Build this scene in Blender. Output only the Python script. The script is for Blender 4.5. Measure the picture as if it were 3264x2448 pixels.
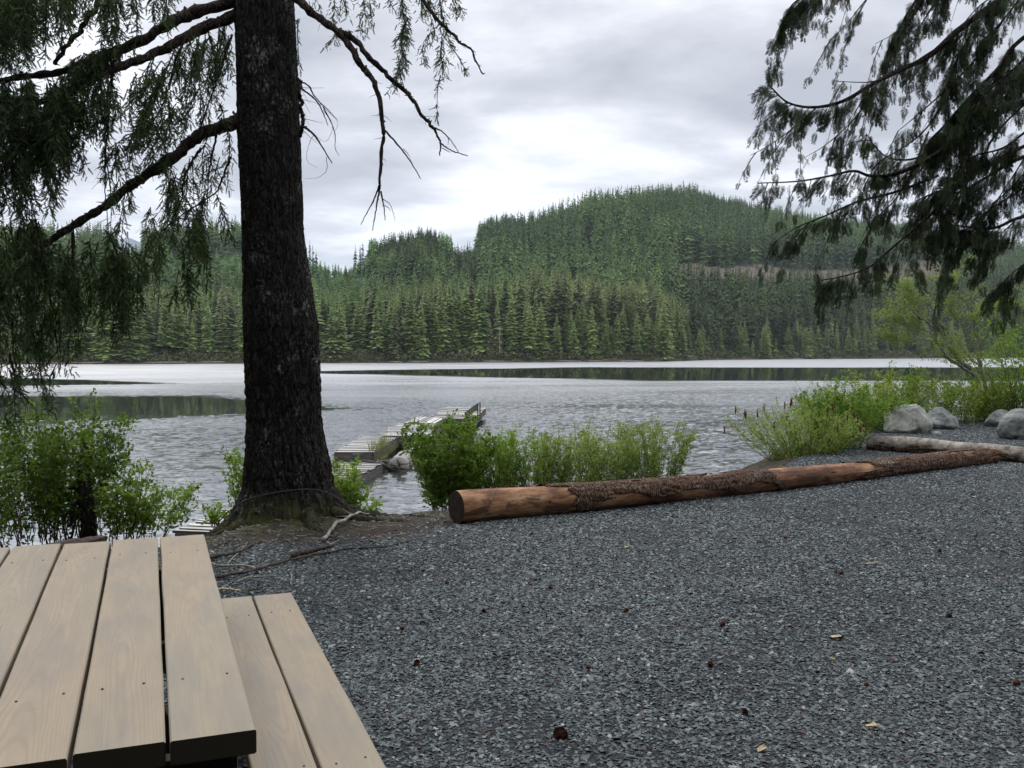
import bpy, math, random
import numpy as np
from mathutils import Vector, Matrix, Euler

for o in list(bpy.data.objects):
    bpy.data.objects.remove(o)
scene = bpy.context.scene
COL = scene.collection
rng = np.random.default_rng(7)
random.seed(7)
R = math.radians

# ------------------------------------------------------------------ camera
FPX = 3000.0            # focal length in photo pixels (3264 wide)
HZ = 1120.0             # row of the horizon in the photo
CAMH = 1.70
PITCH = math.atan((1224 - HZ) / FPX)
cam_d = bpy.data.cameras.new("camera")
cam = bpy.data.objects.new("camera", cam_d)
COL.objects.link(cam)
cam.location = (0, 0, CAMH)
cam.rotation_euler = (math.pi / 2 - PITCH, 0, 0)
cam_d.sensor_width = 36
cam_d.lens = 36 * FPX / 3264
cam_d.clip_start = 0.05
cam_d.clip_end = 20000
scene.camera = cam
WATER = -1.20


def ray(px, py):
    x = (px - 1632) / FPX
    y = -(py - 1224) / FPX
    c, s = math.cos(PITCH), math.sin(PITCH)
    return np.array([x, c + y * s, -s + y * c])


def at(px, py, Y):
    d = ray(px, py)
    t = Y / d[1]
    return np.array([d[0] * t, Y, CAMH + d[2] * t])


def onz(px, py, h=0.0):
    d = ray(px, py)
    t = (h - CAMH) / d[2]
    return np.array([d[0] * t, d[1] * t, h])


# ------------------------------------------------------------------ world
SUN_EL, SUN_ROT = R(50), R(-35)
world = bpy.data.worlds.new("World")
scene.world = world
world.use_nodes = True
wn, wl = world.node_tree.nodes, world.node_tree.links
wn.clear()


def N(nt, t, **kw):
    n = nt.nodes.new(t)
    for k, v in kw.items():
        if k == 'inp':
            for a, b in v.items():
                n.inputs[a].default_value = b
        else:
            setattr(n, k, v)
    return n


nt = world.node_tree
wo = N(nt, 'ShaderNodeOutputWorld')
bg = N(nt, 'ShaderNodeBackground', inp={'Strength': 0.1})
sky = N(nt, 'ShaderNodeTexSky', sky_type='NISHITA', sun_disc=False, sun_elevation=SUN_EL, sun_rotation=SUN_ROT)
tc = N(nt, 'ShaderNodeTexCoord')
sep = N(nt, 'ShaderNodeSeparateXYZ')
wl.new(tc.outputs['Generated'], sep.inputs[0])


def M(nt, op, a, b=None, c=None, clamp=False):
    n = nt.nodes.new('ShaderNodeMath')
    n.operation = op
    n.use_clamp = clamp
    for i, v in enumerate((a, b, c)):
        if v is None:
            continue
        if isinstance(v, (int, float)):
            n.inputs[i].default_value = v
        else:
            nt.links.new(v, n.inputs[i])
    return n.outputs[0]


zc = M(nt, 'ADD', M(nt, 'MAXIMUM', sep.outputs[2], 0.0), 0.10)
cx = M(nt, 'DIVIDE', sep.outputs[0], zc)
cy = M(nt, 'DIVIDE', sep.outputs[1], zc)
comb = N(nt, 'ShaderNodeCombineXYZ')
wl.new(cx, comb.inputs[0])
wl.new(cy, comb.inputs[1])
n1 = N(nt, 'ShaderNodeTexNoise', inp={'Scale': 1.5, 'Detail': 9, 'Roughness': 0.54, 'Distortion': 0.15})
mp = N(nt, 'ShaderNodeMapping', inp={'Location': (3.7, 1.3, 0.4), 'Scale': (0.85, 0.9, 1)})
wl.new(comb.outputs[0], mp.inputs[0])
wl.new(mp.outputs[0], n1.inputs['Vector'])
cr = N(nt, 'ShaderNodeValToRGB')
cr.color_ramp.elements[0].position = 0.36
cr.color_ramp.elements[0].color = (0.36, 0.375, 0.42, 1)
cr.color_ramp.elements[1].position = 0.66
cr.color_ramp.elements[1].color = (0.86, 0.87, 0.91, 1)
e = cr.color_ramp.elements.new(0.50)
e.color = (0.53, 0.545, 0.595, 1)
wl.new(n1.outputs['Fac'], cr.inputs[0])
# an overcast sky is brightest overhead
zen = N(nt, 'ShaderNodeMapRange', inp={'From Min': 0.33, 'From Max': 0.95, 'To Min': 1.0, 'To Max': 2.7})
wl.new(sep.outputs[2], zen.inputs[0])
vm = N(nt, 'ShaderNodeVectorMath', operation='SCALE')
wl.new(cr.outputs[0], vm.inputs[0])
wl.new(M(nt, 'MULTIPLY', zen.outputs[0], 11.8), vm.inputs['Scale'])
mix = N(nt, 'ShaderNodeMixRGB', inp={'Fac': 0.96})
wl.new(sky.outputs[0], mix.inputs[1])
wl.new(vm.outputs[0], mix.inputs[2])
wl.new(mix.outputs[0], bg.inputs[0])
wl.new(bg.outputs[0], wo.inputs[0])

sun_d = bpy.data.lights.new("sun", 'SUN')
sun = bpy.data.objects.new("sun", sun_d)
COL.objects.link(sun)
sun_d.energy = 1.1
sun_d.angle = R(25)
sun_d.color = (1.0, 0.96, 0.90)
# Nishita: rotation measured clockwise from +Y
sd = Vector((math.sin(SUN_ROT) * math.cos(SUN_EL), math.cos(SUN_ROT) * math.cos(SUN_EL), math.sin(SUN_EL)))
sun.rotation_euler = sd.to_track_quat('Z', 'Y').to_euler()

vs = scene.view_settings
vs.view_transform = 'Standard'
vs.look = 'None'
vs.exposure = 0.33
vs.gamma = 1.0
vs.use_curve_mapping = False
scene.render.engine = 'CYCLES'
cyc = scene.cycles
cyc.use_denoising = True
cyc.max_bounces = 6
cyc.diffuse_bounces = 3
cyc.glossy_bounces = 3
cyc.transmission_bounces = 3
cyc.transparent_max_bounces = 8
cyc.volume_bounces = 0
cyc.caustics_reflective = False
cyc.caustics_refractive = False


# ------------------------------------------------------------------ helpers
def _hash(ix, iy, iz, seed):
    h = (ix * 374761393 + iy * 668265263 + iz * 2147483647 + seed * 1274126177) & 0xFFFFFFFF
    h = ((h ^ (h >> 13)) * 1274126177) & 0xFFFFFFFF
    h = (h ^ (h >> 16)) & 0xFFFFFFFF
    return h.astype(np.float64) / 4294967295.0


def vnoise(x, y, z=0.0, seed=0):
    x, y, z = np.broadcast_arrays(np.asarray(x, float), np.asarray(y, float), np.asarray(z, float))
    ix, iy, iz = np.floor(x).astype(np.int64), np.floor(y).astype(np.int64), np.floor(z).astype(np.int64)
    fx, fy, fz = x - ix, y - iy, z - iz
    fx, fy, fz = fx * fx * (3 - 2 * fx), fy * fy * (3 - 2 * fy), fz * fz * (3 - 2 * fz)
    out = 0
    for a in (0, 1):
        for b in (0, 1):
            for c in (0, 1):
                w = (fx if a else 1 - fx) * (fy if b else 1 - fy) * (fz if c else 1 - fz)
                out = out + w * _hash(ix + a, iy + b, iz + c, seed)
    return out


def fbm(x, y, z=0.0, oct=4, seed=0, gain=0.5):
    s, a, t = 0, 1.0, 0
    for i in range(oct):
        s = s + a * vnoise(np.asarray(x) * 2 ** i, np.asarray(y) * 2 ** i, np.asarray(z) * 2 ** i, seed + i * 17)
        t += a
        a *= gain
    return s / t


def sstep(a, b, x):
    t = np.clip((np.asarray(x, float) - a) / (b - a), 0, 1)
    return t * t * (3 - 2 * t)


def make_mesh(name, verts, faces, attrs=None, smooth=False):
    verts = np.asarray(verts, np.float32)
    me = bpy.data.meshes.new(name)
    if not isinstance(faces, (list, tuple)):
        faces = [faces]
    faces = [np.asarray(f, np.int32) for f in faces if len(f)]
    nl = sum(f.size for f in faces)
    nf = sum(len(f) for f in faces)
    me.vertices.add(len(verts))
    me.vertices.foreach_set('co', verts.ravel())
    me.loops.add(nl)
    me.polygons.add(nf)
    me.loops.foreach_set('vertex_index', np.concatenate([f.ravel() for f in faces]))
    tot = np.concatenate([np.full(len(f), f.shape[1], np.int32) for f in faces])
    st = np.concatenate([[0], np.cumsum(tot)[:-1]]).astype(np.int32)
    me.polygons.foreach_set('loop_start', st)
    me.polygons.foreach_set('loop_total', tot)
    me.polygons.foreach_set('use_smooth', np.full(nf, bool(smooth)))
    me.update(calc_edges=True)
    for k, v in (attrs or {}).items():
        v = np.asarray(v, np.float32)
        if v.ndim == 1:
            a = me.attributes.new(k, 'FLOAT', 'POINT')
            a.data.foreach_set('value', v)
        else:
            a = me.attributes.new(k, 'FLOAT_COLOR', 'POINT')
            if v.shape[1] == 3:
                v = np.hstack([v, np.ones((len(v), 1), np.float32)])
            a.data.foreach_set('color', v.ravel())
    return me


def link(name, me, mat=None, parent=None):
    o = bpy.data.objects.new(name, me)
    COL.objects.link(o)
    if mat is not None and not me.materials:
        me.materials.append(mat)
    if parent is not None:
        o.parent = parent
        o.matrix_parent_inverse = Matrix.Identity(4)
    return o


def tag(o, label, cat, group=None, kind=None):
    o['label'] = label
    o['category'] = cat
    if group:
        o['group'] = group
    if kind:
        o['kind'] = kind
    return o


def thing(name, label, cat, loc=(0, 0, 0), rz=0, group=None):
    o = bpy.data.objects.new(name, None)
    o.empty_display_size = 0.1
    COL.objects.link(o)
    o.location = loc
    o.rotation_euler = (0, 0, rz)
    return tag(o, label, cat, group)


class Buf:
    """collects pieces of geometry for ONE mesh"""

    def __init__(s):
        s.v, s.q, s.t, s.a, s.n = [], [], [], [], 0

    def add(s, v, q=None, t=None, a=0.0):
        v = np.asarray(v, float).reshape(-1, 3)
        s.v.append(v)
        s.a.append(np.broadcast_to(np.asarray(a, float), (len(v),)))
        if q is not None and len(q):
            s.q.append(np.asarray(q) + s.n)
        if t is not None and len(t):
            s.t.append(np.asarray(t) + s.n)
        s.n += len(v)

    def tube(s, pts, rad, n=7, cap=True, a=0.0, wob=0.0):
        pts = np.asarray(pts, float)
        rad = np.broadcast_to(np.asarray(rad, float), (len(pts),))
        tg = np.gradient(pts, axis=0)
        tg /= np.linalg.norm(tg, axis=1)[:, None] + 1e-9
        up = np.array([0, 0, 1.0]) if abs(tg[0][2]) < 0.8 else np.array([0, 1.0, 0])
        u = np.cross(tg, up)
        u /= np.linalg.norm(u, axis=1)[:, None] + 1e-9
        w = np.cross(tg, u)
        th = np.linspace(0, 2 * np.pi, n, endpoint=False)
        rr = rad[:, None] * np.ones(n)
        if wob:
            rr = rr * (1 + wob * (rng.random(rr.shape) - 0.5) * 2)
        V = pts[:, None] + rr[..., None] * (np.cos(th)[None, :, None] * u[:, None] + np.sin(th)[None, :, None] * w[:, None])
        V = V.reshape(-1, 3)
        m = len(pts)
        i = np.arange(m - 1)[:, None] * n
        j = np.arange(n)
        q = np.stack([i + j, i + (j + 1) % n, i + n + (j + 1) % n, i + n + j], -1).reshape(-1, 4)
        t = []
        if cap:
            V = np.vstack([V, pts[0], pts[-1]])
            c0, c1 = m * n, m * n + 1
            for k in range(n):
                t.append((c0, (k + 1) % n, k))
                t.append((c1, (m - 1) * n + k, (m - 1) * n + (k + 1) % n))
        s.add(V, q, t, a)

    def box(s, c, size, rot=None, a=0.0, jit=0.0):
        v = np.array([(x, y, z) for x in (-.5, .5) for y in (-.5, .5) for z in (-.5, .5)]) * np.asarray(size)
        if jit:
            v = v + rng.uniform(-jit, jit, v.shape)
        if rot is not None:
            v = v @ np.asarray(rot).T
        q = [(0, 1, 3, 2), (4, 6, 7, 5), (0, 4, 5, 1), (2, 3, 7, 6), (0, 2, 6, 4), (1, 5, 7, 3)]
        s.add(v + np.asarray(c), q, None, a)

    def inst(s, tv, tf, mats, offs, a=None):
        """many copies of a small template; mats (n,3,3), offs (n,3)"""
        n = len(offs)
        if n == 0:
            return
        V = np.einsum('nij,kj->nki', mats, tv) + np.asarray(offs)[:, None]
        F = (np.asarray(tf)[None] + (np.arange(n) * len(tv))[:, None, None]).reshape(-1, np.asarray(tf).shape[1])
        aa = 0.0 if a is None else np.repeat(a, len(tv))
        if F.shape[1] == 4:
            s.add(V.reshape(-1, 3), F, None, aa)
        else:
            s.add(V.reshape(-1, 3), None, F, aa)

    def mesh(s, name, smooth=False):
        return make_mesh(name, np.vstack(s.v), [np.vstack(x) for x in (s.q, s.t) if x], {'tint': np.concatenate(s.a)}, smooth)

    def build(s, name, mat, parent=None, smooth=False):
        return link(name, s.mesh(name, smooth), mat, parent)


def bez(pts, n=40):
    """smooth polyline through control points (Catmull-Rom)"""
    P = np.asarray(pts, float)
    P = np.vstack([2 * P[0] - P[1], P, 2 * P[-1] - P[-2]])
    k = len(P) - 3
    out = []
    for t in np.linspace(0, k - 1e-6, n):
        i = int(t)
        f = t - i
        p0, p1, p2, p3 = P[i:i + 4]
        out.append(0.5 * ((2 * p1) + (-p0 + p2) * f + (2 * p0 - 5 * p1 + 4 * p2 - p3) * f * f + (-p0 + 3 * p1 - 3 * p2 + p3) * f ** 3))
    return np.array(out)


def rand_rot(n):
    q = rng.normal(size=(n, 4))
    q /= np.linalg.norm(q, axis=1)[:, None]
    w, x, y, z = q.T
    return np.stack([np.stack([1 - 2 * (y * y + z * z), 2 * (x * y - z * w), 2 * (x * z + y * w)], -1),
                     np.stack([2 * (x * y + z * w), 1 - 2 * (x * x + z * z), 2 * (y * z - x * w)], -1),
                     np.stack([2 * (x * z - y * w), 2 * (y * z + x * w), 1 - 2 * (x * x + y * y)], -1)], -2)


def frames(d, up=None, roll=None):
    """matrices whose Y column is d"""
    d = d / (np.linalg.norm(d, axis=1)[:, None] + 1e-9)
    if up is None:
        up = np.tile([0.0, 0.0, 1.0], (len(d), 1))
    x = np.cross(d, up)
    bad = np.linalg.norm(x, axis=1) < 0.05
    x[bad] = np.cross(d[bad], np.array([0.0, 1.0, 0.0]))
    x /= np.linalg.norm(x, axis=1)[:, None] + 1e-9
    z = np.cross(x, d)
    if roll is not None:
        c, s_ = np.cos(roll)[:, None], np.sin(roll)[:, None]
        x, z = x * c + z * s_, z * c - x * s_
    return np.stack([x, d, z], -1)


# ------------------------------------------------------------------ materials
def mat_new(name):
    m = bpy.data.materials.new(name)
    m.use_nodes = True
    nt = m.node_tree
    b = nt.nodes['Principled BSDF']
    return m, nt, b


def ramp(nt, fac, stops):
    r = nt.nodes.new('ShaderNodeValToRGB')
    el = r.color_ramp.elements
    while len(el) < len(stops):
        el.new(0.5)
    for e_, (p, c) in zip(el, stops):
        e_.position = p
        e_.color = (*c, 1) if len(c) == 3 else c
    nt.links.new(fac, r.inputs[0])
    return r.outputs[0]


def noise(nt, vec, scale, detail=4, rough=0.55, dist=0.0, sc=(1, 1, 1), out='Fac'):
    mp = N(nt, 'ShaderNodeMapping', inp={'Scale': sc})
    nt.links.new(vec, mp.inputs[0])
    n = N(nt, 'ShaderNodeTexNoise', inp={'Scale': scale, 'Detail': detail, 'Roughness': rough, 'Distortion': dist})
    nt.links.new(mp.outputs[0], n.inputs['Vector'])
    return n.outputs[out]


def bump(nt, b, h, strength=0.5, dist=0.01):
    n = N(nt, 'ShaderNodeBump', inp={'Strength': strength, 'Distance': dist})
    nt.links.new(h, n.inputs['Height'])
    nt.links.new(n.outputs[0], b.inputs['Normal'])


def mixc(nt, f, a, b, mode='MIX'):
    n = N(nt, 'ShaderNodeMixRGB', blend_type=mode)
    for i, v in enumerate((f, a, b)):
        if isinstance(v, (int, float)):
            n.inputs[i].default_value = v
        elif isinstance(v, tuple):
            n.inputs[i].default_value = (*v, 1)
        else:
            nt.links.new(v, n.inputs[i])
    return n.outputs[0]


def foliage_mat(name, c0, c1, c2, transl=0.25, obj_tint=False):
    m, nt, b = mat_new(name)
    a = N(nt, 'ShaderNodeAttribute', attribute_name='tint')
    col = ramp(nt, a.outputs['Fac'], [(0, c0), (0.5, c1), (1, c2)])
    if obj_tint:
        oi = N(nt, 'ShaderNodeObjectInfo')
        col = mixc(nt, 1.0, col, oi.outputs['Color'], 'MULTIPLY')
    nt.links.new(col, b.inputs['Base Color'])
    b.inputs['Roughness'].default_value = 0.6
    b.inputs['Specular IOR Level'].default_value = 0.25
    if transl:
        t = N(nt, 'ShaderNodeBsdfTranslucent')
        nt.links.new(col, t.inputs[0])
        ms = N(nt, 'ShaderNodeMixShader', inp={'Fac': transl})
        nt.links.new(b.outputs[0], ms.inputs[1])
        nt.links.new(t.outputs[0], ms.inputs[2])
        nt.links.new(ms.outputs[0], nt.nodes['Material Output'].inputs[0])
    return m


def plain_mat(name, c0, c1, scale=8, rough=0.8, bmp=0.4, bdist=0.004, sc=(1, 1, 1)):
    m, nt, b = mat_new(name)
    t = N(nt, 'ShaderNodeTexCoord')
    f = noise(nt, t.outputs['Object'], scale, 6, 0.62, 0.2, sc)
    nt.links.new(ramp(nt, f, [(0.35, c0), (0.65, c1)]), b.inputs['Base Color'])
    b.inputs['Roughness'].default_value = rough
    b.inputs['Specular IOR Level'].default_value = 0.25
    if bmp:
        bump(nt, b, f, bmp, bdist)
    return m


def wood_mat(name, base, dark, light, ring=38.0, grey=(0.3, 0.29, 0.27), bmp=0.12, coarse=1.0):
    """plank grain along local X, with cathedral figure"""
    m, nt, b = mat_new(name)
    t = N(nt, 'ShaderNodeTexCoord')
    oi = N(nt, 'ShaderNodeObjectInfo')
    off = N(nt, 'ShaderNodeVectorMath', operation='ADD')
    cmb = N(nt, 'ShaderNodeCombineXYZ')
    nt.links.new(M(nt, 'MULTIPLY', oi.outputs['Random'], 37.0), cmb.inputs[0])
    nt.links.new(M(nt, 'MULTIPLY', oi.outputs['Random'], 3.0), cmb.inputs[1])
    nt.links.new(t.outputs['Object'], off.inputs[0])
    nt.links.new(cmb.outputs[0], off.inputs[1])
    v = off.outputs[0]
    so = N(nt, 'ShaderNodeSeparateXYZ')
    nt.links.new(t.outputs['Object'], so.inputs[0])
    w1 = noise(nt, v, 1.0, 3, 0.45, 0.0, (0.42, 3.0, 1))
    w2 = noise(nt, v, 6.0, 3, 0.5, 0.0, (0.7, 3.0, 1))
    # distance from a wandering pith line under the plank
    y = M(nt, 'ADD', so.outputs[1], M(nt, 'MULTIPLY', M(nt, 'SUBTRACT', w1, 0.5), 0.16))
    zz = M(nt, 'ADD', M(nt, 'MULTIPLY', M(nt, 'SUBTRACT', noise(nt, v, 0.9, 2, 0.4, 0, (0.42, 0.4, 1)), 0.5), 0.22), 0.075)
    d = M(nt, 'SQRT', M(nt, 'ADD', M(nt, 'MULTIPLY', y, y), M(nt, 'MULTIPLY', zz, zz)))
    d = M(nt, 'ADD', d, M(nt, 'MULTIPLY', w2, 0.008))
    s = M(nt, 'SINE', M(nt, 'MULTIPLY', d, ring * 2 * math.pi * 4.4))
    s = M(nt, 'MULTIPLY_ADD', s, 0.5, 0.5)
    s = M(nt, 'POWER', s, 2.2)
    fine = noise(nt, v, 60, 4, 0.6, 0.0, (0.06, 1, 1))
    blot = noise(nt, v, 2.6, 4, 0.6, 0.3, (0.6, 2.0, 1))
    warm = noise(nt, v, 0.9, 2, 0.5, 0.2, (0.5, 2.4, 1))
    col = mixc(nt, warm_f := M(nt, 'MULTIPLY_ADD', warm, 2.2, -0.6, clamp=True), base, light)
    col = mixc(nt, M(nt, 'MULTIPLY', M(nt, 'MULTIPLY', s, M(nt, 'MULTIPLY_ADD', noise(nt, v, 1.3, 3, 0.6, 0.2, (0.5, 1.5, 1)), 2.6, -0.75, clamp=True)), 0.34 * coarse), col, dark)
    col = mixc(nt, M(nt, 'MULTIPLY', M(nt, 'MULTIPLY_ADD', fine, 2.5, -0.9, clamp=True), 0.22), col, dark)
    st = M(nt, 'MULTIPLY_ADD', blot, 5.0, -2.45, clamp=True)
    col = mixc(nt, M(nt, 'MULTIPLY', st, 0.55), col, tuple(x * 0.62 for x in grey))
    bl2 = noise(nt, v, 7, 5, 0.65, 0.2, (0.5, 1.4, 1))
    col = mixc(nt, M(nt, 'MULTIPLY_ADD', bl2, 2.2, -1.0, clamp=True), col, tuple(x * 0.80 for x in base))
    ck = noise(nt, v, 1.0, 3, 0.6, 0.05, (1.1, 26, 1))
    ckf = M(nt, 'MULTIPLY_ADD', ck, 30.0, -21.0, clamp=True)
    col = mixc(nt, M(nt, 'MULTIPLY', ckf, 0.55), col, tuple(x * 0.5 for x in dark))
    sp_ = noise(nt, v, 26, 4, 0.7, 0.2, (0.5, 1.0, 1))
    col = mixc(nt, M(nt, 'MULTIPLY', M(nt, 'MULTIPLY_ADD', sp_, 14.0, -9.2, clamp=True), 0.35), col, dark)
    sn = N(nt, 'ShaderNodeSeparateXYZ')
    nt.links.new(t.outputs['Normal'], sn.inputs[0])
    endf = M(nt, 'MULTIPLY_ADD', M(nt, 'ABSOLUTE', sn.outputs[0]), 4.0, -2.6, clamp=True)  # plank ends: darker end grain, with the shade on them put into the colour
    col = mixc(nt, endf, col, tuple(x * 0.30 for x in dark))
    nt.links.new(col, b.inputs['Base Color'])
    b.inputs['Roughness'].default_value = 0.72
    b.inputs['Specular IOR Level'].default_value = 0.3
    h = M(nt, 'ADD', M(nt, 'MULTIPLY', s, -0.4), fine)
    bump(nt, b, h, bmp, 0.002)
    return m


def bark_mat(name, c_dark, c_mid, c_light, lichen=(0.34, 0.37, 0.33), moss=None, plate=22, lich=0.5):
    m, nt, b = mat_new(name)
    t = N(nt, 'ShaderNodeTexCoord')
    v = t.outputs['Object']
    mp = N(nt, 'ShaderNodeMapping', inp={'Scale': (1, 1, 0.24)})
    nz = N(nt, 'ShaderNodeTexNoise', inp={'Scale': 5, 'Detail': 4})
    nt.links.new(v, nz.inputs['Vector'])
    vm = N(nt, 'ShaderNodeVectorMath', operation='MULTIPLY_ADD', inp={1: (0.16, 0.16, 0.30)})
    nt.links.new(nz.outputs['Color'], vm.inputs[0])
    nt.links.new(v, vm.inputs[2])
    nt.links.new(vm.outputs[0], mp.inputs[0])
    vo = N(nt, 'ShaderNodeTexVoronoi', feature='DISTANCE_TO_EDGE', inp={'Scale': plate})
    nt.links.new(mp.outputs[0], vo.inputs['Vector'])
    vc = N(nt, 'ShaderNodeTexVoronoi', inp={'Scale': plate})
    nt.links.new(mp.outputs[0], vc.inputs['Vector'])
    crack = M(nt, 'MULTIPLY', vo.outputs['Distance'], 5.0, clamp=True)
    f = noise(nt, v, 30, 5, 0.65)
    tone = M(nt, 'MULTIPLY_ADD', f, 0.6, M(nt, 'MULTIPLY', M(nt, 'MULTIPLY_ADD', vc.outputs['Distance'], 1.0, 0.0), 0.35))
    col = ramp(nt, tone, [(0.2, c_dark), (0.45, c_mid), (0.7, c_light)])
    col = mixc(nt, crack, tuple(x * 0.35 for x in c_dark), col)
    ln = M(nt, 'MULTIPLY', noise(nt, v, 34, 6, 0.7), noise(nt, v, 3.2, 3, 0.6))
    lf = M(nt, 'MULTIPLY', M(nt, 'MULTIPLY_ADD', ln, 14.0, -4.4, clamp=True), lich)
    col = mixc(nt, M(nt, 'MULTIPLY', lf, crack), col, lichen)
    if moss:
        geo = N(nt, 'ShaderNodeAttribute', attribute_name='tint')
        mf = M(nt, 'MULTIPLY', geo.outputs['Fac'], M(nt, 'MULTIPLY_ADD', noise(nt, v, 9, 5, 0.65), 5.0, -1.8, clamp=True))
        col = mixc(nt, mf, col, moss)
    nt.links.new(col, b.inputs['Base Color'])
    b.inputs['Roughness'].default_value = 0.9
    b.inputs['Specular IOR Level'].default_value = 0.15
    h = M(nt, 'ADD', M(nt, 'MULTIPLY', crack, 0.7), M(nt, 'MULTIPLY', f, 0.6))
    bump(nt, b, h, 0.9, 0.012)
    return m


MT = {}
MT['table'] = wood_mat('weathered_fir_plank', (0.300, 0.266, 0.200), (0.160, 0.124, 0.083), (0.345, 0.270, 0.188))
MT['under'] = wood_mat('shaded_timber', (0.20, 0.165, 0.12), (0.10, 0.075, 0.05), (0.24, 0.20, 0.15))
MT['dock'] = plain_mat('silver_planks', (0.28, 0.27, 0.25), (0.56, 0.55, 0.53), 9, 0.8, 0.3, 0.004, (0.25, 2.0, 1))
_nt = MT['dock'].node_tree
_b = _nt.nodes['Principled BSDF']
_src = _b.inputs['Base Color'].links[0].from_socket
_at = N(_nt, 'ShaderNodeAttribute', attribute_name='tint')
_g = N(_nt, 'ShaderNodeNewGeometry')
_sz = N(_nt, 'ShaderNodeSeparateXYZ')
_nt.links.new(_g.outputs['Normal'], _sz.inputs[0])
_src = mixc(_nt, M(_nt, 'MULTIPLY_ADD', M(_nt, 'ABSOLUTE', _sz.outputs[2]), -4.0, 3.2, clamp=True), _src, (0.07, 0.063, 0.055))  # upright board faces get a dark colour that stands in for shade
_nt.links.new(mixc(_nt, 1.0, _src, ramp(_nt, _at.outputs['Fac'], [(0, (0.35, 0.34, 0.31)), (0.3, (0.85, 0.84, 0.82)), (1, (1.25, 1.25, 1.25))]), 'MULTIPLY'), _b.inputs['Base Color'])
MT['dockside'] = plain_mat('shade_dark_dock_timber', (0.055, 0.050, 0.043), (0.14, 0.13, 0.115), 7, 0.85, 0.3, 0.006, (0.4, 1, 2))  # frame timber, its colour lowered to hold the shadow along the dock's sides
MT['driftwood'] = plain_mat('driftwood', (0.20, 0.185, 0.16), (0.38, 0.36, 0.33), 5, 0.85, 0.4, 0.01)
MT['screw'] = plain_mat('rusty_screw', (0.06, 0.045, 0.035), (0.12, 0.09, 0.07), 40, 0.6, 0)
MT['trunk'] = bark_mat('fir_bark', (0.010, 0.008, 0.007), (0.030, 0.026, 0.022), (0.082, 0.074, 0.066), lichen=(0.30, 0.32, 0.28), moss=(0.055, 0.060, 0.012), plate=22, lich=0.55)
MT['branch'] = bark_mat('branch_bark', (0.022, 0.015, 0.012), (0.05, 0.036, 0.03), (0.10, 0.08, 0.062), lichen=(0.16, 0.17, 0.10), plate=30, lich=0.6)
MT['bush_bark'] = plain_mat('shrub_bark', (0.05, 0.035, 0.02), (0.14, 0.10, 0.06), 30, 0.85, 0)
MT['pale_bark'] = plain_mat('alder_bark', (0.12, 0.11, 0.095), (0.34, 0.33, 0.30), 14, 0.8, 0)
MT['needles'] = foliage_mat('hemlock_needles', (0.026, 0.048, 0.016), (0.062, 0.105, 0.032), (0.135, 0.19, 0.056), 0.4)
MT['cedar'] = foliage_mat('cedar_fronds', (0.018, 0.030, 0.012), (0.042, 0.072, 0.024), (0.11, 0.155, 0.05), 0.35)
MT['leaf_dark'] = foliage_mat('shrub_leaves', (0.055, 0.105, 0.012), (0.135, 0.235, 0.024), (0.26, 0.39, 0.055), 0.42)
MT['leaf_light'] = foliage_mat('willow_leaves', (0.13, 0.19, 0.035), (0.26, 0.36, 0.07), (0.42, 0.52, 0.14), 0.45)
MT['leaf_yellow'] = foliage_mat('spring_leaves', (0.12, 0.18, 0.02), (0.25, 0.34, 0.045), (0.40, 0.48, 0.10), 0.42)
MT['leaf_bright'] = foliage_mat('bright_leaves', (0.11, 0.19, 0.02), (0.23, 0.365, 0.042), (0.38, 0.52, 0.10), 0.45)
MT['flower'] = plain_mat('old_flower_spike', (0.08, 0.02, 0.02), (0.16, 0.05, 0.04), 30, 0.9, 0)
MT['conifer'] = foliage_mat('conifer_foliage', (0.5, 0.5, 0.5), (0.95, 0.95, 0.9), (1.5, 1.5, 1.35), 0.0, True)
MT['conifer_trunk'] = plain_mat('conifer_trunk', (0.10, 0.09, 0.075), (0.24, 0.22, 0.19), 1.0, 0.9, 0)
MT['cone'] = plain_mat('pine_cone', (0.07, 0.028, 0.018), (0.19, 0.09, 0.055), 60, 0.8, 0)
MT['stick'] = plain_mat('stick_bark', (0.03, 0.02, 0.017), (0.10, 0.075, 0.06), 30, 0.85, 0.3)
MT['pale_stick'] = plain_mat('pale_stick', (0.12, 0.10, 0.08), (0.38, 0.35, 0.30), 16, 0.85, 0.3)
MT['chip'] = plain_mat('wood_chip', (0.45, 0.36, 0.18), (0.62, 0.52, 0.32), 20, 0.8, 0)
MT['cable'] = plain_mat('dark_cable', (0.03, 0.03, 0.03), (0.07, 0.07, 0.07), 20, 0.6, 0)
MT['grass'] = foliage_mat('dock_weeds', (0.10, 0.13, 0.03), (0.20, 0.22, 0.06), (0.30, 0.28, 0.12), 0.3)


def forest_mat():
    m, nt, b = mat_new('forest_mass')
    a = N(nt, 'ShaderNodeAttribute', attribute_name='Col')
    nt.links.new(a.outputs['Color'], b.inputs['Base Color'])
    b.inputs['Roughness'].default_value = 0.8
    b.inputs['Specular IOR Level'].default_value = 0.1
    return m


MT['forest'] = forest_mat()


def rock_mat(name, base, light, dark):
    m, nt, b = mat_new(name)
    t = N(nt, 'ShaderNodeTexCoord')
    v = t.outputs['Object']
    f = noise(nt, v, 2.2, 8, 0.62, 0.4)
    g = noise(nt, v, 18, 6, 0.7)
    f2 = M(nt, 'ADD', M(nt, 'MULTIPLY', f, 0.7), M(nt, 'MULTIPLY', g, 0.3))
    col = ramp(nt, f2, [(0.34, dark), (0.47, base), (0.60, light)])
    nt.links.new(col, b.inputs['Base Color'])
    b.inputs['Roughness'].default_value = 0.9
    b.inputs['Specular IOR Level'].default_value = 0.2
    bump(nt, b, f2, 0.8, 0.05)
    return m


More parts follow.
